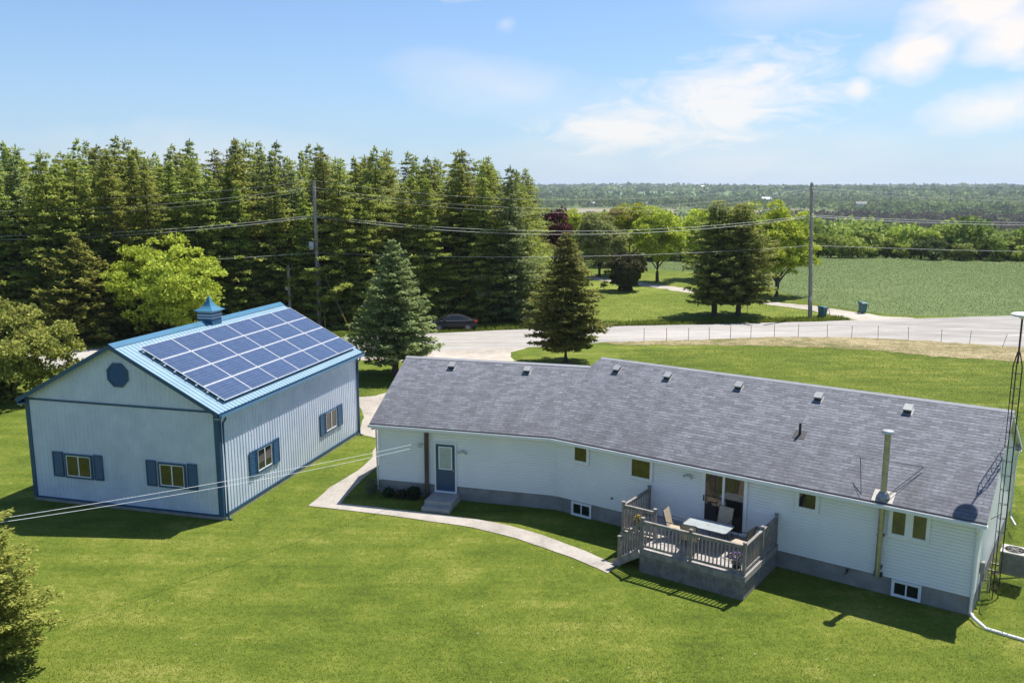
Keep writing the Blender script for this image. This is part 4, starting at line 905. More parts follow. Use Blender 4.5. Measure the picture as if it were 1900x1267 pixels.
# ------------------------------------------------------------------ roadside fence, bins, lane posts
stk = [(1195, 633), (1237, 633), (1277, 632.5), (1316, 631), (1355, 629), (1393, 627.5), (1437, 626), (1481, 625), (1535, 626), (1580, 628), (1629, 628.4), (1685, 631), (1746, 635.3), (1799, 638.5), (1860, 644.5), (1930, 650)]
M['stake'] = mat('stake_steel', (.20, .17, .15), .7)
base = None; prev = None; tops = []
words = ['first from the left', 'second from the left', 'third from the left', 'fourth from the left', 'fifth from the left', 'sixth from the left', 'seventh from the left', 'eighth from the left', 'eighth from the right', 'seventh from the right', 'sixth from the right', 'fifth from the right', 'fourth from the right', 'third from the right', 'second from the right, leaning', 'last on the right']
for i, (u, v) in enumerate(stk):
    x, y = G(u, v)
    if base is None:
        q = MB(); q.tube([(0, 0, -.1), (0, 0, 1.08)], .022, 6); base = q.build('fence_stake', M['stake']); o = base
    else: o = base.copy(); col.objects.link(o)
    o.location = (x, y, .016); tilt = .26 if i == 14 else rnd.uniform(-.05, .05); o.rotation_euler = (0, tilt, 0)
    tag(o, 'thin metal fence stake along the near road edge, '+words[i], 'fence stake', 'thin fence stakes along the road'); tops.append((x+math.sin(tilt)*.98, y, .95))
q = MB()
for a, b in zip(tops[:-1], tops[1:]):
    m_ = ((a[0]+b[0])/2, (a[1]+b[1])/2, a[2]-.06); q.tube([a, m_, b], .005, 4)
    q.tube([(a[0], a[1], .55), (b[0], b[1], .55)], .005, 4)
tag(q.build('fence_wire', M['wire']), 'thin wire strands running between the roadside fence stakes', 'wire')
def bin_():
    t = empty('wheelie_bin', (0, 0, 0)); q = MB()
    q.add([(x*s, y*s2, z) for z, s, s2 in ((.06, .22, .24), (.95, .29, .34)) for x, y in ((-1, -1), (1, -1), (1, 1), (-1, 1))], [(3, 2, 1, 0), (4, 5, 6, 7), (0, 1, 5, 4), (1, 2, 6, 5), (2, 3, 7, 6), (3, 0, 4, 7)])
    q.box(-.32, .32, -.37, .37, .92, .96); q.build('body', M['bin'], t)
    q = MB(); q.add([(x, y, z) for x, y, z in ((-.33, -.38, .97), (.33, -.38, .97), (.33, .38, 1.0), (-.33, .38, 1.0), (-.28, -.3, 1.03), (.28, -.3, 1.03), (.28, .3, 1.08), (-.28, .3, 1.08))], [(3, 2, 1, 0), (4, 5, 6, 7), (0, 1, 5, 4), (1, 2, 6, 5), (2, 3, 7, 6), (3, 0, 4, 7)]); q.tube([(-.25, .42, .98), (.25, .42, .98)], .02, 6); q.build('lid', M['bin'], t)
    for s_ in (-1, 1): q = MB(); q.tube([(s_*.2, .3, .1), (s_*.27, .3, .1)], .1, 12); q.build('wheel', M['tyre'], t)
    return t
b0 = bin_()
for i, (u, v, a, tl, lab) in enumerate(((1525, 589.5, 30, .07, 'green wheelie bin leaning slightly on the grass next to the bare utility pole'), (1600, 581, 10, 0, 'green wheelie bin standing at the field edge beyond the lane'))):
    x, y = G(u, v); o = b0 if i == 0 else copy_tree(b0); o.location = (x, y, .01); o.rotation_euler = (0, tl, R(a)); o.scale = (1.05,)*3; tag(o, lab, 'wheelie bin', 'green wheelie bins by the lane')
x, y = G(1540, 588); q = MB(); q.tube([(0, 0, 0), (-.2, 0, 1.0)], .03, 6); o = q.build('marker_stake', mat('pale_stake', (.45, .36, .15), .7)); o.location = (x, y, 0); tag(o, 'pale yellowish stake leaning at the lane entrance beside a green bin', 'stake')
x, y = G(1386, 584); t = empty('mailbox', (x, y, 0), label='dark mailbox on a thin post under the twin conifers', cat='mailbox')
q = MB(); q.tube([(0, 0, 0), (0, 0, .95)], .03, 6); q.build('post', M['post'], t)
q = MB(); q.box(-.1, .3, -.12, .12, .95, 1.12); q.tube([(-.1, 0, 1.12), (.3, 0, 1.12)], .12, 12); q.build('box', mat('mailbox_green', (.03, .06, .03), .5), t)
x, y = G(1366, 584); q = MB(); q.tube([(0, 0, 0), (.95, 0, 1.35)], .035, 6); o = q.build('leaning_prop', M['post']); o.location = (x, y, 0); tag(o, 'dark leaning prop beside the right trunk of the twin conifers', 'prop')

# ------------------------------------------------------------------ parked car
def car():
    t = empty('parked_car', (0, 0, 0), label='black sedan parked on the far shoulder of the road', cat='car')
    # side profile, x forward (front at +), sections across the width
    prof = [(-2.12, .34, .62, .60), (-2.15, .36, .86, .80), (-2.02, .30, .98, .85), (-1.5, .22, 1.02, .88), (-.9, .20, .99, .89), (0, .19, .95, .89), (.75, .20, .93, .89), (1.3, .22, .88, .87), (1.8, .26, .78, .82), (2.08, .32, .64, .70), (2.16, .36, .52, .56)]
    q = MB(); rings = []
    for x, zl, zh, w2 in prof:
        rings.append([(x, -w2*.93, zl), (x, -w2, zl+.12), (x, -w2*1.01, zl+(zh-zl)*.6), (x, -w2*.95, zh-.05), (x, -w2*.78, zh), (x, 0, zh+.025), (x, w2*.78, zh), (x, w2*.95, zh-.05), (x, w2*1.01, zl+(zh-zl)*.6), (x, w2, zl+.12), (x, w2*.93, zl)])
    n = 11; vs = [v for r in rings for v in r]; fs = [(i*n+k, i*n+k+1, (i+1)*n+k+1, (i+1)*n+k) for i in range(len(rings)-1) for k in range(n-1)]
    fs += [tuple(range(n))[::-1], tuple(range((len(rings)-1)*n, len(rings)*n))]+[((i+1)*n, (i+1)*n+n-1, i*n+n-1, i*n) for i in range(len(rings)-1)]
    q.add(vs, fs); body = q.build('body', M['car'], t, smooth=True)
    gp = [(-1.72, .99, 1.0), (-1.0, 1.30, 1.0), (-.45, 1.41, 1.0), (.1, 1.42, 1), (.5, 1.34, 1), (1.25, .93, 1)]
    def wdt(z): return .84-(z-.95)*.55
    q = MB(); rr_ = [[(x, -wdt(z)*.9, z), (x, -wdt(z)*.6, z+.02), (x, 0, z+.03), (x, wdt(z)*.6, z+.02), (x, wdt(z)*.9, z)] for x, z, _ in gp]
    q.add([v for r in rr_ for v in r], [(i*5+k, i*5+k+1, (i+1)*5+k+1, (i+1)*5+k) for i in range(1, 4) for k in range(4)]); q.build('roof', M['car'], t, smooth=True)
    
    for i, nm in ((0, 'rear_window'), (4, 'windscreen')): q = MB(); q.add([v for r in rr_[i:i+2] for v in r], [(k, k+1, 6+k, 5+k) for k in range(4)]); q.build(nm, M['glass'], t, smooth=True)
    for s_ in (-1, 1):
        q = MB(); up = [(x, s_*wdt(z)*.9, z) for x, z, _ in gp]; lo = [(x, s_*.84, .93) for x, z, _ in gp]
        q.add(up+lo, [(i, i+1, i+7, i+6) for i in range(5)]); q.build('side_window', M['glass'], t)
        q = MB()
        for i in (2, 3): pass
        for i, k in ((0, 0), (1, 1), (2, 2), (3, 3), (4, 4)): q.beam(Vector(up[i])+Vector((0, s_*.004, 0)), Vector(up[i+1])+Vector((0, s_*.004, 0)), .014, .014)
        q.beam((-1.72, s_*.85, .955), (1.25, s_*.855, .935), .014, .014); q.build('window_trim', M['rim'], t)
        q = MB(); q.box(.78, .95, s_*.88-.02 if s_ > 0 else -1.0, 1.0 if s_ > 0 else -.86, .95, 1.07); q.build('mirror', M['car'], t)
        for x in (1.33, -1.28):
            q = MB(); q.tube([(x, s_*.70, .31), (x, s_*.89, .31)], .315, 24); wh = q.build('wheel', M['tyre'], t)
            q = MB(); q.tube([(x, s_*.885, .31), (x, s_*.898, .31)], .06, 12)
            for k in range(10): a = 2*math.pi*k/10; q.beam((x, s_*.895, .31), (x+math.cos(a)*.2, s_*.895, .31+math.sin(a)*.2), .01, .045, up=(0, 1, 0))
            rg = [(x+math.cos(2*math.pi*k/20)*.2, s_*.892, .31+math.sin(2*math.pi*k/20)*.2) for k in range(21)]; q.tube(rg, .018, 5, cap=False); q.build('rim', M['rim'], wh)
            q = MB(); q.tube([(x, s_*.86, .31), (x, s_*.884, .31)], .36, 24); q.build('wheel_arch', M['black'], t)
        q = MB(); q.add([(-2.13, s_*.48, .80), (-2.05, s_*.86, .80), (-1.82, s_*.88, .88), (-2.0, s_*.80, .97), (-2.13, s_*.5, .92)], [(0, 1, 2, 3, 4)]); q.box(-2.17, -1.95, min(s_*.5, s_*.86), max(s_*.5, s_*.86), .78, .93); q.build('tail_light', M['red'], t)
        q = MB(); q.box(1.85, 2.1, min(s_*.45, s_*.76), max(s_*.45, s_*.76), .6, .72); q.build('headlight', M['lamp'], t)
    return t
c_ = car(); x, y = G(843, 612); c_.location = (x-.1, y+.1, .013); c_.rotation_euler.z = math.pi+R(7); c_.scale = (.96,)*3

# ------------------------------------------------------------------ trees
M['spruce'] = leaf_mat('spruce_needles', (.150, .200, .036), (.54, .58, .13), .6, .42)
M['spruce_blue'] = leaf_mat('blue_spruce_needles', (.095, .140, .050), (.42, .48, .19), .6, .42)
M['spruce_brown'] = leaf_mat('olive_spruce_needles', (.120, .145, .032), (.47, .48, .13), .6, .42)
M['cedar'] = leaf_mat('cedar_foliage', (.110, .130, .026), (.50, .50, .12), .6, .42)
M['maple_y'] = leaf_mat('spring_maple_leaves', (.18, .235, .02), (.62, .64, .10), .5, .4)
M['maple_g'] = leaf_mat('maple_leaves', (.21, .27, .022), (.62, .65, .09), .5, .4)
M['maple_p'] = leaf_mat('pale_maple_leaves', (.17, .22, .06), (.50, .54, .20), .5, .35)
M['gold'] = leaf_mat('golden_leaves', (.22, .18, .05), (.42, .34, .10), .5, .3)
M['beech'] = leaf_mat('copper_beech_leaves', (.06, .012, .014), (.17, .035, .04), .5, .25)
M['darkbush'] = leaf_mat('dark_yew_needles', (.035, .042, .012), (.12, .105, .04), .6, .15)
M['hedge_g'] = leaf_mat('hedgerow_leaves', (.13, .20, .03), (.42, .50, .12), .55, .35)
M['hedge_y'] = leaf_mat('hedgerow_fresh_leaves', (.20, .27, .035), (.55, .60, .14), .55, .35)
M['hedge_d'] = leaf_mat('hedgerow_dark_leaves', (.06, .095, .025), (.15, .19, .06), .55, .25)

def conifer_mesh(seed, h, r, z0=.6, gap=.36, leaf=.34, step=.24, per=4, power=.85, droop=.25, wob=.18, nb=8, bulge=0, tip=.06, updir=0., lean=0):
    g_ = np.random.default_rng(seed); P = []; D = []; S = []; L = []; W = []
    z = z0; ph = 0
    lob = g_.uniform(0, 6.28, 4)
    while z < h-.12:
        t = (z-z0)/(h-z0); Rz = r*((1-t)**power)*(1+bulge*math.sin(math.pi*t))
        if t < .12: Rz *= .72+.28*t/.12
        n = max(4, int(round(nb*(1-.45*t)))); ph += 2.4
        for k in range(n):
            a = ph+2*math.pi*(k+g_.uniform(-.3, .3))/n
            ln = max(.15, Rz*g_.uniform(1-wob*1.8, 1+wob)*(1+.12*math.sin(2*a+lob[0]+z*.7)+.1*math.sin(3*a+lob[1]-z)))
            zz = z+g_.uniform(-.5, .5)*gap; m = max(2, int(ln/step)); dr = droop*g_.uniform(.6, 1.4)
            d0 = np.array([math.cos(a), math.sin(a), 0]); sd_ = np.array([-math.sin(a), math.cos(a), 0])
            us = (np.arange(m)+g_.uniform(.1, .9, m))/m
            us = .12+.88*us
            base = d0[None]*(us*ln)[:, None]; base[:, 2] = zz-dr*ln*us*(1-.75*us)+updir*ln*us*us
            spread = (.62-.42*us)*min(1.1, .35*ln+.25)
            for j in range(per):
                side = g_.uniform(-1, 1, m); p = base+sd_[None]*(side*spread*.8)[:, None]; p[:, 2] += g_.normal(0, gap*.13, m)-abs(side)*spread*.18
                dd = nrm(d0[None]*g_.uniform(.35, 1.1, m)[:, None]+sd_[None]*(side*.9+g_.normal(0, .3, m))[:, None]+np.array([0, 0, 1])*g_.normal(-.10+updir, .28, m)[:, None])
                ss = nrm(np.cross(dd, np.array([0, 0, 1.]))+np.array([0, 0, 1])*g_.normal(0, .45, m)[:, None])
                P.append(p); D.append(dd); S.append(ss); L.append(leaf*g_.uniform(.6, 1.35, m)*(.65+.35*(1-t))); W.append(leaf*.6*g_.uniform(.6, 1.3, m)*(.7+.3*(1-t)))
        z += gap*(1-.35*t)
    # leader
    m = 10; zz = np.linspace(h-.9*tip*10, h, m); P.append(np.stack([np.zeros(m), np.zeros(m), zz-.2], 1)); aa = g_.uniform(0, 6.28, m)
    D.append(nrm(np.stack([np.cos(aa)*.4, np.sin(aa)*.4, np.full(m, 1.)], 1))); S.append(nrm(np.stack([-np.sin(aa), np.cos(aa), np.zeros(m)], 1))); L.append(np.full(m, leaf)); W.append(np.full(m, leaf*.25))
    P, D, S, L, W = [np.concatenate(q_) for q_ in (P, D, S, L, W)]
    return kites(P, D, S, L, W), np.clip(g_.beta(1.6, 1.8, len(P)), 0, 1)
def trunk_mesh(h, r, seed=0, limbs=0, lz=.4, spread=0, bark='bark', n=8):
    q = MB(); g_ = random.Random(seed); pts = [(g_.uniform(-.05, .05)*k, g_.uniform(-.05, .05)*k, h*k/5-(.15 if k == 0 else 0)) for k in range(6)]
    q.tube(pts, [r*1.25, r, r*.85, r*.65, r*.4, r*.12], n)
    for k in range(limbs):
        a = 2*math.pi*k/limbs+g_.uniform(-.3, .3); z = h*lz*g_.uniform(.8, 1.5); e = spread*g_.uniform(.6, 1)
        q.tube([(0, 0, z), (math.cos(a)*e*.45, math.sin(a)*e*.45, z+e*.55), (math.cos(a)*e, math.sin(a)*e, z+e*1.15)], [r*.5, r*.35, r*.1], 6)
    return q
def tree(name, x, y, crown, tint, m, trunk, label, cat, group=None, bark='bark', rz_=0, z=0, sc=1):
    t = empty(name, (x, y, z), rz_, label=label, cat=cat, group=group); t.scale = (sc,)*3
    np_mesh('crown', crown, 4, tint, M[m], t); trunk.build('trunk', M[bark], t, smooth=True); return t
def broad_mesh(seed, r, zc, rh, nl=46, leaf=.3, dens=1.0, lobe=.30, bottom=-.75, top_pow=1.0, shell=.72):
    """crown made of many leaf clumps packed in an ellipsoid of radius r, half height rh, centre zc"""
    g_ = np.random.default_rng(seed); C_ = []; 
    while len(C_) < nl:
        v = g_.normal(size=3); v /= np.linalg.norm(v); k = g_.uniform(shell, 1.0) if g_.random() < .8 else g_.uniform(.2, .7)
        if v[2] < bottom: continue
        w_ = k*(1+.14*math.sin(3*math.atan2(v[1], v[0])+seed)+.1*math.sin(5*v[2]+seed*2)); C_.append([v[0]*r*w_*(1-lobe*.6), v[1]*r*w_*(1-lobe*.6), zc+v[2]*rh*w_*(1-lobe*.6)])
    P = []; D = []
    for c in C_:
        lr = lobe*min(r, rh)*g_.uniform(.65, 1.35); n = int(dens*4*math.pi*lr*lr/(leaf*leaf*.55))
        th = nrm(g_.normal(size=(n, 3))); th[:, 2] = np.where(th[:, 2] < -.2, -th[:, 2]*.6, th[:, 2]); th = nrm(th)
        rad = g_.uniform(.6, 1.08, n)[:, None]*np.array([1, 1, .8]); P.append(np.array(c)+th*rad*lr); D.append(nrm(th*.8+g_.normal(0, .6, (n, 3))))
    P = np.concatenate(P); D = np.concatenate(D); n = len(P); out_d = nrm(P-np.array([0, 0, zc]))
    nn = nrm(out_d+np.array([0, 0, .5])+g_.normal(0, .55, (n, 3))); S = nrm(np.cross(D, nn))
    return kites(P, D, S, leaf*g_.uniform(.6, 1.3, n), leaf*.85*g_.uniform(.6, 1.3, n)), np.clip(g_.beta(1.5, 1.6, n), 0, 1)

# two lawn spruces
c, t_ = conifer_mesh(3, 9.0, 3.0, 1.5, .32, .28, .15, 8, .68, .28, .16, 14, .14)
tree('spruce_tree', -7.81, 56.2, c, t_, 'spruce_blue', trunk_mesh(8.6, .22, 1), 'large blue green spruce between the barn and the white house', 'spruce tree')
c, t_ = conifer_mesh(5, 9.3, 2.75, 1.5, .33, .28, .15, 9, .58, .30, .2, 14, .16)
tree('spruce_tree', 3.85, 60.2, c, t_, 'spruce_brown', trunk_mesh(8.8, .21, 2), 'dark olive spruce standing alone on the lawn behind the house roof', 'spruce tree')

# the spruce plantation beyond the road: shared meshes, one object per tree
variants = []
for k, (sd_, h, r, pw, mm) in enumerate(((21, 16, 3.8, .62, 'spruce'), (22, 16, 3.5, .7, 'spruce'), (23, 16, 3.6, .5, 'spruce_brown'), (24, 16, 3.7, .55, 'spruce'), (25, 16, 3.5, .6, 'spruce_blue'), (26, 16, 3.0, .75, 'spruce'))):
    c, t_ = conifer_mesh(sd_, h, r, .5, .46, .36, .22, 9, pw, .22, .42, 9, .1, tip=.05)
    variants.append((np_mesh('tmp', c, 4, t_, M[mm]), trunk_mesh(h-.6, .2, k)))
tm = []
for me, q in variants:
    o = q.build('trunk', M['bark'], None, smooth=True); tm.append(o.data); bpy.data.objects.remove(o)
g_ = random.Random(5); nfor = 0
rows = [(0, 3.0), (3.4, 3.2), (7.0, 3.3), (11, 3.5), (15.5, 3.7), (20.5, 3.9), (26, 4.1), (32, 4.4), (39, 4.8)]
flabel = {0: 'tall narrow spruce in the front row of the dense stand beyond the road', 1: 'tall spruce inside the dense stand beyond the road'}
for ri, (dep, sp_) in enumerate(rows):
    x = -78-dep*.6
    while x < 3.4+dep*.03:
        u = x+g_.uniform(-.5, .5)*sp_*.5
        front = float(np.interp(u, [-80, -45, -30, -15, 5], [60, 69, 75, 79, 81.5]))
        yy = front+dep+g_.uniform(-1, 1)*1.1; x += sp_*.88*g_.uniform(.8, 1.2)
        px_ = 950+F*u/(yy*math.cos(PITCH)+8)
        if px_ < -140 or px_ > 978+ (0 if dep < 20 else 12): continue
        # top line of the wood in the photo
        tv = float(np.interp(px_, [-60, 0, 50, 120, 200, 300, 430, 560, 660, 760, 860, 930, 975, 1000], [272, 262, 256, 276, 282, 274, 278, 282, 288, 296, 298, 296, 330, 352]))
        topz = H+yy*math.tan(math.atan((633.5-tv)/F)-PITCH)
        hh_ = topz*(g_.uniform(.9, 1.03) if ri else g_.uniform(.78, 1.02)); 
        if g_.random() < .16: hh_ = topz*1.07
        k = g_.choice([0, 0, 1, 2, 3, 3, 4, 5]); s_ = hh_/16
        t = empty('spruce_tree', (u, yy, 0), g_.uniform(0, 6.28)); wd = s_*g_.uniform(.88, 1.12); t.scale = (wd, wd, s_)
        tag(t, flabel[0 if ri == 0 else 1], 'spruce tree', 'spruces of the dense stand beyond the road' if ri else 'front row spruces beyond the road')
        o = bpy.data.objects.new('crown', variants[k][0]); col.objects.link(o); o.parent = t
        if ri < 2: o = bpy.data.objects.new('trunk', tm[k]); col.objects.link(o); o.parent = t
        nfor += 1
print('forest trees', nfor)

# cedars and scrubby conifers on the left
c, t_ = broad_mesh(31, 4.1, 2.7, 3.4, 150, .2, .9, .19, -.98, 1, .55)
tree('cedar_tree', -29.8, 49.6, c, t_, 'cedar', trunk_mesh(4.6, .28, 3, 6, .3, 2.4), 'spreading olive green cedar at the left edge just behind the barn', 'cedar tree')
c, t_ = conifer_mesh(32, 9.2, 3.6, .5, .36, .42, .24, 8, .6, -.05, .28, 9, .1, updir=.1)
tree('cedar_tree', -42.2, 70.5, c, t_, 'cedar', trunk_mesh(8.6, .25, 4), 'tall brownish cedar at the far left picture edge', 'cedar tree')
c, t_ = conifer_mesh(33, 8.4, 3.5, .4, .34, .42, .23, 8, .6, -.05, .28, 9, .1, updir=.1)
tree('cedar_tree', -34.8, 68.6, c, t_, 'cedar', trunk_mesh(8, .22, 5), 'brownish cedar left of the yellow green maple', 'cedar tree')
c, t_ = conifer_mesh(34, 7.6, 2.4, .4, .32, .38, .23, 8, .6, -.05, .3, 9, .15, updir=.1)
tree('cedar_tree', -24.6, 76.4, c, t_, 'spruce_brown', trunk_mesh(7, .18, 6), 'small brownish conifer between the yellow green maple and the utility pole', 'cedar tree')
c, t_ = broad_mesh(35, 2.3, 2.6, 2.3, 40, .22, .9)
tree('lilac_bush', -31.0, 46.4, c, t_, 'hedge_g', trunk_mesh(3, .08, 7, 3, .2, 1.2), 'fresh green leafy bush low at the left picture edge in front of the cedar', 'bush')
c, t_ = conifer_mesh(36, 5.7, 1.85, .1, .15, .13, .075, 10, .5, -.05, .22, 15, .15, updir=.12)
nt_ = tree('cedar_tree', -14.35, 20.7, c, t_, 'cedar', trunk_mesh(5.2, .12, 8), 'olive green cedar in the bottom left corner holding the washing line', 'cedar tree')
q = MB(); gb = random.Random(3)
for k in range(12):
    a = gb.uniform(-1.3, 1.0); z = gb.uniform(.8, 3.4); e = 1.75*(1-z/5.2)**.5*1.03
    q.tube([(0, 0, z-.1), (math.cos(a)*e*.6, math.sin(a)*e*.6, z), (math.cos(a)*e, math.sin(a)*e, z+.1)], [.03, .016, .006], 5)
q.build('dead_branches', M['bark_pale'], nt_)
# maple behind the barn
c, t_ = broad_mesh(41, 5.0, 4.25, 4.5, 170, .23, .8, .155, -.9, 1, .62)
tree('maple_tree', -28.2, 70.5, c, t_, 'maple_y', trunk_mesh(6.5, .25, 9, 7, .22, 3), 'big bright yellow green maple behind the barn', 'maple tree')

# garden trees beyond the road
def bm(seed, r, zc, rh, m, x, y, label, nl=70, leaf=.34, cat='maple tree', name='maple_tree', lobe=.25, th=None, tr=.2, dens=.85):
    c, t_ = broad_mesh(seed, r, zc, rh, int(nl*1.7), leaf*.8, dens, lobe*.74, -.85, 1, .64)
    return tree(name, x, y, c, t_, m, trunk_mesh(th or zc, tr, seed, 7, .3, r*.6), label, cat)
bm(51, 3.7, 6.0, 4.3, 'maple_g', 19.5, 114.8, 'round topped green maple with a bare trunk right of the dark round bush', 95, .34)
bm(52, 3.7, 5.2, 4.2, 'maple_g', 26.4, 119, 'green maple partly hidden behind the round topped maple', 60)
bm(53, 4.0, 4.9, 4.3, 'maple_p', 12.4, 121.5, 'pale grey green maple left of the dark round bush', 70)
bm(54, 3.6, 6.0, 4.0, 'gold', 17.3, 139, 'golden leaved tree behind the pale grey green maple', 60, .36, 'tree', 'golden_tree')
bm(55, 3.0, 6.6, 3.8, 'maple_g', 17.2, 126, 'slim green maple just left of the round topped maple', 60)
bm(56, 2.6, 6.3, 3.6, 'beech', 5.9, 118, 'dark red copper beech at the right end of the spruce stand', 55, .34, 'beech tree', 'copper_beech')
bm(57, 3.2, 6.3, 4.2, 'maple_g', 8.6, 128, 'fresh green tree behind the copper beech', 55)
bm(58, 4.1, 5.5, 4.5, 'maple_g', 30.9, 99.5, 'wide green maple right behind the twin conifers', 95, .32, tr=.25)
for k, (x, y, h, r, sd_, lab) in enumerate(((19.9, 83.6, 11.3, 2.9, 61, 'dark conifer with a bare lower trunk, left of the two at the roadside'), (22.2, 83.4, 11.0, 3.3, 62, 'dark conifer with a bare lower trunk, right of the two at the roadside'))):
    c, t_ = conifer_mesh(sd_, h, r, 1.5, .36, .36, .2, 9, .42, .05, .3, 11, .2, updir=.05)
    tree('juniper_tree', x, y, c, t_, 'spruce_brown', trunk_mesh(h-.8, .24, k), lab, 'conifer')
# dark goblet bush
c, t_ = broad_mesh(63, 2.5, 2.45, 2.75, 190, .18, 1.1, .2, -1)
cc = c.copy(); k = np.clip(.72+.28*np.clip(cc[:, 2]/2.4, 0, 1), 0, 1); cc[:, 0] *= k; cc[:, 1] *= k; cc[:, 2] = np.maximum(cc[:, 2], .05)
tree('yew_bush', 13.85, 104.6, cc, t_, 'darkbush', trunk_mesh(2.5, .15, 5, 4, .1, 1.2), 'dark round bush beside the gravel lane', 'bush')
c, t_ = broad_mesh(64, .5, .5, .5, 14, .15, 1); tree('small_bush', 11.4, 105.6, c, t_, 'darkbush', trunk_mesh(.5, .03, 5, 2, .1, .2), 'tiny dark shrub left of the dark round bush', 'bush')

# hedgerow trees at the far side of the field: one object each
hv = []
for k, (r, zc, rh) in enumerate(((3.2, 3.4, 3.3), (3.8, 3.2, 3.0), (2.6, 3.9, 3.8), (3.4, 2.8, 2.7))):
    c, t_ = broad_mesh(70+k, r, zc, rh, 34, .5, .75, .30, -1); o = trunk_mesh(zc, .16, k, 4, .25, r*.5).build('trunk', M['bark'])
    hv.append(([np_mesh('tmp', c, 4, t_, M[m]) for m in ('hedge_g', 'hedge_y', 'hedge_d')], o.data)); bpy.data.objects.remove(o)
g_ = random.Random(9); hl_ = ['bushy green tree', 'bushy yellow green tree', 'bushy dark green tree']
for row, (off, hs) in enumerate(((1.5, .78), (7, 1.12), (14, 1.3))):
    x = 14-row
    while x < 112:
        y = float(np.interp(x, [12, 60, 90, 120], [145.5, 156.5, 146.5, 141]))+off+g_.uniform(-1.3, 1.3)
        k = g_.randrange(4); mi = g_.choice([0, 0, 1, 1, 2]); s_ = hs*g_.uniform(.7, 1.18)
        t = empty('hedgerow_tree', (x, y, float(terr(x, y))-.1), g_.uniform(0, 6.28)); t.scale = (s_*1.05, s_*1.05, s_)
        tag(t, hl_[mi]+(' in the front row of the hedgerow along the crop field', ' inside the hedgerow beyond the crop field', ' at the back of the hedgerow beyond the crop field')[row], 'tree', hl_[mi]+'s of the field hedgerow')
        for nm, me in (('crown', hv[k][0][mi]), ('trunk', hv[k][1])): o = bpy.data.objects.new(nm, me); col.objects.link(o); o.parent = t
        x += 4.4*g_.uniform(.75, 1.25)

# far woods: too many trees to count, one mass for each wood
def woods(name, label, n, rmin, rmax, a0, a1, h, leaf, per, m, seed, keep=None, flat=.95, wide=.5):
    g2 = np.random.default_rng(seed); rr_ = np.sqrt(g2.uniform(rmin**2, rmax**2, n)); aa = g2.uniform(R(a0), R(a1), n); x = rr_*np.sin(aa); y = rr_*np.cos(aa)
    if keep is not None: k_ = keep(x, y, rr_, aa); x, y = x[k_], y[k_]
    z = terr(x, y); hh = h*g2.uniform(.6, 1.15, len(x)); nt2 = len(x)
    th = nrm(g2.normal(size=(nt2, per, 3))); th[..., 2] = np.abs(th[..., 2])*1.25-.25; th = nrm(th)
    rad = g2.uniform(.7, 1.05, (nt2, per, 1)); ext = np.stack([hh*wide, hh*wide, hh*.52], -1)[:, None, :]
    P = np.stack([x, y, z+hh*.48], -1)[:, None, :]+th*rad*ext; P = P.reshape(-1, 3); D = nrm(th.reshape(-1, 3)+g2.normal(0, .7, (nt2*per, 3)))
    nn = nrm(th.reshape(-1, 3)+g2.normal(0, .4, (nt2*per, 3))); S = nrm(np.cross(D, nn)); lf = leaf*np.repeat(hh/h, per)*g2.uniform(.7, 1.3, nt2*per)
    sp = rmin/9.; pt = .5+.25*np.sin(x/sp+1.3*np.sin(y/sp/1.7))+.25*np.sin(y/sp/.8+1.7*np.sin(x/sp/2.3+seed))
    tt = np.clip(np.repeat(g2.beta(.8, .9, nt2)*(.35+.65*pt), per)*.85+g2.uniform(0, .18, nt2*per), 0, 1)
    o = np_mesh(name, kites(P, D, S, lf, lf*.95), 4, tt, M[m]); return tag(o, label, 'woods', kind='stuff')
M['wood_a'] = leaf_mat('far_wood_leaves', (.065, .11, .022), (.44, .50, .12), .6, .3)
M['wood_b'] = leaf_mat('far_wood_dull', (.055, .09, .030), (.36, .42, .13), .6, .25)
M['wood_c'] = leaf_mat('bare_wood_twigs', (.09, .075, .055), (.17, .145, .10), .7, .2)
M['wood_d'] = leaf_mat('distant_wood_leaves', (.045, .08, .035), (.38, .45, .15), .6, .25)
woods('woodland', 'mixed green woods just beyond the field hedgerow', 1100, 172, 300, -4, 36, 7.5, .85, 130, 'wood_a', 81)
woods('woodland', 'bright green woods of the near valley slope', 1900, 300, 500, -4, 36, 7.5, 1.3, 60, 'wood_a', 87)
woods('woodland', 'grey green woods in the middle distance', 2900, 490, 860, -4, 36, 7, 1.9, 40, 'wood_b', 82)
tan_gap = lambda x, y, r, a: ~((r > 980) & (r < 1260) & (np.degrees(a) > 3) & (np.degrees(a) < 20.5) & (np.sin(x/60.)+.8*np.sin(y/35.+x/90.) > -1.2))
woods('woodland', 'leafless brown woods on the right in the middle distance', 1900, 700, 1000, 18, 36, 9.5, 2.5, 28, 'wood_c', 83)
woods('woodland', 'green woods scattered round the pale fields of the valley', 4600, 860, 1900, -4, 36, 8.5, 3.2, 26, 'wood_d', 84, tan_gap)
pf = lambda x, y, r, a: ~((r > 2050) & (r < 2650) & (np.degrees(a) > 2) & (np.degrees(a) < 19) & (np.sin(x/170.)+np.sin(y/110.+x/300) > -1.1))
woods('woodland', 'distant blue green woods rising to the horizon', 5200, 1900, 3600, -4, 36, 12, 7.5, 16, 'wood_d', 85, pf)
woods('woodland', 'far treeline along the horizon', 3600, 3600, 5600, -6, 38, 15, 13, 12, 'wood_d', 86)
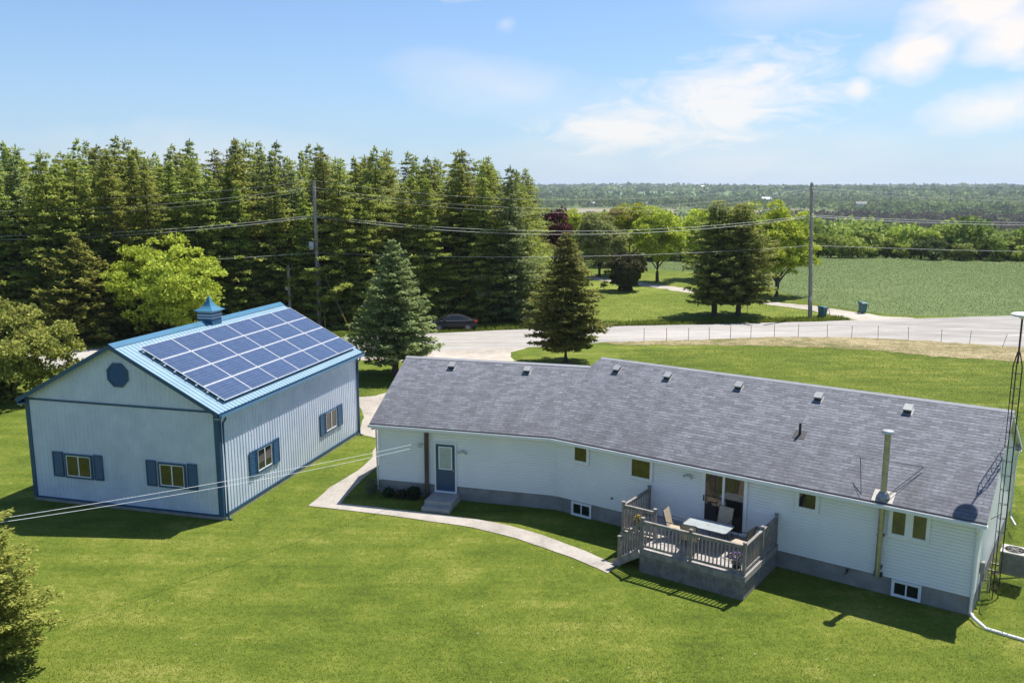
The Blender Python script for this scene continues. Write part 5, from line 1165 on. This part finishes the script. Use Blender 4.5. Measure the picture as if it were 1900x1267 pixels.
# pale fields of the valley
def field(name, pts, m):
    pts = ragged(pts, 22, 3, 2); q = MB(); P_ = [(x, y, float(terr(x, y))) for x, y in pts]; cx_ = sum(p[0] for p in P_)/len(P_); cy_ = sum(p[1] for p in P_)/len(P_)
    n = len(P_); rings = 6; vs = []
    for k in range(rings):
        f = 1-k/rings
        for x, y, z in P_: X_, Y_ = cx_+(x-cx_)*f, cy_+(y-cy_)*f; vs.append((X_, Y_, float(terr(X_, Y_))+1.2))
    vs.append((cx_, cy_, float(terr(cx_, cy_))+1.2)); fs = [(k*n+i, k*n+(i+1) % n, (k+1)*n+(i+1) % n, (k+1)*n+i) for k in range(rings-1) for i in range(n)]+[((rings-1)*n+i, (rings-1)*n+(i+1) % n, rings*n) for i in range(n)]
    q.add(vs, fs); o = q.build(name, m); tag(o, kind='structure')
    if o.data.polygons[0].normal.z < 0: o.data.flip_normals()
pol = lambda r, a: (r*math.sin(R(a)), r*math.cos(R(a)))
M['tan'] = ground_mat('bare_field_soil', [(0, (.18, .16, .10)), (1, (.30, .26, .18))], scales=(.01, .05, .2, 1), bump=0)
M['pale'] = ground_mat('pale_green_field', [(0, (.10, .17, .07)), (1, (.16, .23, .10))], scales=(.004, .02, .1, .5), bump=0)
field('bare_field', [pol(1000, 14.2), pol(1000, 20.2), pol(1120, 20.5), pol(1240, 19), pol(1260, 15), pol(1180, 13)], M['tan'])
field('bare_field', [pol(1010, 3), pol(1000, 10), pol(1200, 11), pol(1240, 7), pol(1200, 3)], M['tan'])
field('green_field', [pol(2050, 2), pol(2050, 18), pol(2600, 18.5), pol(2640, 9), pol(2600, 2)], M['pale'])
# far buildings
def far_house(name, a, r, L, W_, h_, roofc, wallc, rot, label, cat, lift=0):
    x, y = pol(r, a); t = empty(name, (x, y, float(terr(x, y))+lift), rot, label=label, cat=cat)
    q = MB(); q.box(-L/2, L/2, -W_/2, W_/2, -1, h_); q.add([(s*L/2, y_, z) for s in (-1, 1) for y_, z in ((-W_/2, h_), (W_/2, h_), (0, h_+W_*.3))], [(0, 1, 2), (3, 5, 4)]); q.build('wall', wallc, t)
    q = MB()
    for s in (-1, 1): q.add([(-L/2-.4, s*(W_/2+.5), h_-.25), (L/2+.4, s*(W_/2+.5), h_-.25), (L/2+.4, 0, h_+W_*.3+.1), (-L/2-.4, 0, h_+W_*.3+.1)], [(0, 1, 2, 3)])
    q.build('roof', roofc, t)
rw = mat('pale_metal_roof', (.55, .56, .56), .4); rg = mat('grey_house_roof', (.15, .15, .16), .7); ww = mat('white_house_wall', (.6, .59, .56), .7)
far_house('farm_shed', 16.25, 1640, 21, 13, 7, rw, ww, .5, 'long farm shed with a pale metal roof among the valley trees', 'shed', 1)
far_house('farmhouse', 21.9, 1240, 13, 9, 6, rg, ww, -.3, 'pale farmhouse with a grey roof right of the bare utility pole', 'house', 3)
g_ = random.Random(4)
for k, (a, r, L, lab) in enumerate(((4.9, 1330, 9, 'small white house beside the bare field, left of a pair'), (5.4, 1340, 11, 'small white house beside the bare field, right of a pair'), (8.6, 1350, 12, 'low white building beside the bare field behind the round maple'),
                                    (7.0, 3150, 22, 'white building on the far ridge above the green field'), (8.1, 3250, 16, 'small white house on the far ridge'), (9.3, 3200, 20, 'white house on the far ridge near its middle'), (10.4, 3300, 18, 'white house on the far ridge above the twin conifers'), (12.4, 3250, 20, 'rightmost white house on the far ridge'))):
    far_house('white_house', a, r, L, 8 if r < 2000 else 13, 4.5 if r < 2000 else 9, rw if k % 2 else rg, ww, g_.uniform(-.4, .4), lab, 'house', 1 if r < 2000 else 4)

# ------------------------------------------------------------------ grass blades on the near lawn
def inpoly(x, y, poly):
    c = np.zeros(len(x), bool); n = len(poly); j = n-1
    for i in range(n):
        xi, yi = poly[i]; xj, yj = poly[j]; k = ((yi > y) != (yj > y)) & (x < (xj-xi)*(y-yi)/((yj-yi) or 1e-9)+xi); c ^= k; j = i
    return c
bw = lambda s, t: (BX+s*math.cos(R(BA))+t*math.sin(R(BA)), BY-s*math.sin(R(BA))+t*math.cos(R(BA)))
avoid = [walk_outer+walk_inner, [bw(-BW-.05, -.05), bw(.05, -.05), bw(.05, BL+.1), bw(-BW-.05, BL+.1)], [hw_(.02, -.02)[:2], hw_(-HLn, -.02)[:2], gw(GL, 0, 0)[:2], gw(GL, GD, 0)[:2], hw_(-HLn, HD)[:2], hw_(.02, HD)[:2]],
         [dw(5.72, 0, 0)[:2], dw(10.3, 0, 0)[:2], dw(10.3, 3.05, 0)[:2], dw(5.72, 3.05, 0)[:2]], drv, [gw(3.8, 0, 0)[:2], gw(5, 0, 0)[:2], gw(5, -1.5, 0)[:2], gw(3.8, -1.5, 0)[:2]]]
r4 = np.random.default_rng(77); NB = 330000
y = 17.5+(r4.random(NB)**1.5)*42; x = (r4.random(NB)*2-1)*(y*.66+2)
ok = np.ones(NB, bool)
for a in avoid: ok &= ~inpoly(x, y, a)
ok &= ~((y > 57) & (x < -10)); x, y = x[ok], y[ok]; n = len(x)
patch = .5+.5*np.sin(x*.9+np.sin(y*.7)*2)*np.sin(y*1.1+np.sin(x*.5)*2)
hgt = r4.uniform(.012, .032, n)*(1+.5*patch); aa = r4.uniform(0, 6.28, n); P = np.stack([x, y, np.full(n, .0)], 1)
D = nrm(np.stack([np.cos(aa)*.9, np.sin(aa)*.9, np.full(n, .9)], 1)); S = np.stack([-np.sin(aa), np.cos(aa), np.zeros(n)], 1)
V = np.stack([P-S*.009, P+S*.009, P+D*(hgt*1.5)[:, None]], 1).reshape(-1, 3)
M['blade'] = leaf_mat('grass_blades', (.090, .130, .016), (.195, .220, .040), .6, .5)
tag(np_mesh('lawn_grass', V, 3, np.clip(r4.beta(1.4, 1.7, n), 0, 1), M['blade']), 'short mown grass blades covering the near lawn', 'grass', kind='stuff')
# tall weeds on the verge beyond the road
n = 26000; u = r4.uniform(0, 1, n); fe = np.array(far_edge[3:13]); L_ = np.concatenate([[0], np.cumsum(np.hypot(*np.diff(fe, axis=0).T))]); s = u*L_[-1]
x = np.interp(s, L_, fe[:, 0]); y = np.interp(s, L_, fe[:, 1])+.1+r4.random(n)**1.6*2.6
ok = (x < 32.2); x, y = x[ok], y[ok]; n = len(x); aa = r4.uniform(0, 6.28, n); hgt = r4.uniform(.08, .38, n)
P = np.stack([x, y, np.zeros(n)], 1); D = nrm(np.stack([np.cos(aa)*.5, np.sin(aa)*.5, np.ones(n)], 1)); S = np.stack([-np.sin(aa), np.cos(aa), np.zeros(n)], 1)
tag(np_mesh('verge_grass', np.stack([P-S*.035, P+S*.035, P+D*hgt[:, None]], 1).reshape(-1, 3), 3, r4.random(n), M['blade']), 'tall unmown grass along the far road edge', 'grass', kind='stuff')
# young crop plants on the far field
cf = [(75, 89.5), G(1897, 585), G(1760, 587.3), G(1666, 585.8), G(1603, 579), G(1505, 560), G(1442, 540), (33, 117), G(1290, 505), G(1205, 500), (12, 139), (12, 146), (60, 157), (90, 147)]
n = 170000; x = 10+r4.random(n)*82; y = 82+r4.random(n)*76; ok = inpoly(x, y, cf); x, y = x[ok], y[ok]; n = len(x); aa = r4.uniform(0, 6.28, n); hgt = r4.uniform(.05, .16, n)
P = np.stack([x, y, np.zeros(n)], 1); D = nrm(np.stack([np.cos(aa)*.6, np.sin(aa)*.6, np.ones(n)], 1)); S = np.stack([-np.sin(aa), np.cos(aa), np.zeros(n)], 1)
M['crop_leaf'] = leaf_mat('crop_leaves', (.11, .15, .05), (.21, .265, .11), .6, .3)
tag(np_mesh('crop_plants', np.stack([P-S*.032, P+S*.032, P+D*hgt[:, None]], 1).reshape(-1, 3), 3, r4.beta(1.2, 2.2, n), M['crop_leaf']), 'young green crop plants covering the far field', 'crop', kind='stuff')
# tufts on the lawns further off
n = 200000; y = 42+r4.random(n)*60; x = -12+r4.random(n)*66; ok = ~((y > 58) & (x < 8) & (y < 76))
ne = np.array([p for p in near_edge[1:15]][::-1]); fe2 = np.array(far_edge[3:15]); rn = np.interp(x, ne[:, 0], ne[:, 1]); rf = np.interp(x, fe2[:, 0], fe2[:, 1])
ok &= (y < rn-.2) | (y > rf+.3); vg = (y > rn-3.6) & (y < rn) & (x > 8); ok &= ~vg | (r4.random(n) < .25)
for a in avoid+[cf, [(p[0], p[1]) for p in (G(1595, 594.5), G(1560, 588), G(1500, 575), G(1426, 565.5), (26.5, 96), G(1268, 542), G(1186, 529.5), G(1186, 523), G(1268, 534.5), (27.8, 98), G(1426, 559.5), G(1521, 569), G(1600, 581), G(1700, 590.5))]]: ok &= ~inpoly(x, y, a)
x, y = x[ok], y[ok]; n = len(x); aa = r4.uniform(0, 6.28, n); hgt = r4.uniform(.03, .09, n); P = np.stack([x, y, np.zeros(n)], 1)
D = nrm(np.stack([np.cos(aa)*.9, np.sin(aa)*.9, np.full(n, .9)], 1)); S = np.stack([-np.sin(aa), np.cos(aa), np.zeros(n)], 1)
tag(np_mesh('far_lawn_grass', np.stack([P-S*.02, P+S*.02, P+D*(hgt*1.3)[:, None]], 1).reshape(-1, 3), 3, r4.beta(1.3, 1.6, n), M['blade']), 'mown grass tufts on the lawns behind the house', 'grass', kind='stuff')
# dandelion specks
n = 130; y = 19+r4.random(n)*22; x = (r4.random(n)*2-1)*(y*.6); ok = np.ones(n, bool)
for a in avoid: ok &= ~inpoly(x, y, a)
x, y = x[ok], y[ok]; n = len(x); P = np.stack([x, y, np.full(n, .05)], 1); e = np.array
V = np.stack([P+e([-.014, -.014, 0]), P+e([.014, -.014, 0]), P+e([.014, .014, .01]), P+e([-.014, .014, .01])], 1).reshape(-1, 3)
tag(np_mesh('clover_flowers', V, 4, r4.random(n), leaf_mat('clover_petals', (.5, .5, .25), (.7, .7, .55))), 'tiny pale clover flowers scattered through the lawn', 'flowers', kind='stuff')

# ------------------------------------------------------------------ haze
q = MB(); q.box(-9000, 9000, -400, 9000, -60, 75)
hm = bpy.data.materials.new('haze_air'); hm.use_nodes = True; hn = hm.node_tree; hn.nodes.remove(hn.nodes['Principled BSDF'])
pv = hn.nodes.new('ShaderNodeVolumePrincipled'); pv.inputs['Color'].default_value = (.80, .88, 1, 1); pv.inputs['Density'].default_value = .0001; pv.inputs['Anisotropy'].default_value = .2
hn.links.new(pv.outputs[0], hn.nodes['Material Output'].inputs['Volume'])
tag(q.build('haze', hm), 'thin pale haze in the air over the whole valley', kind='stuff')
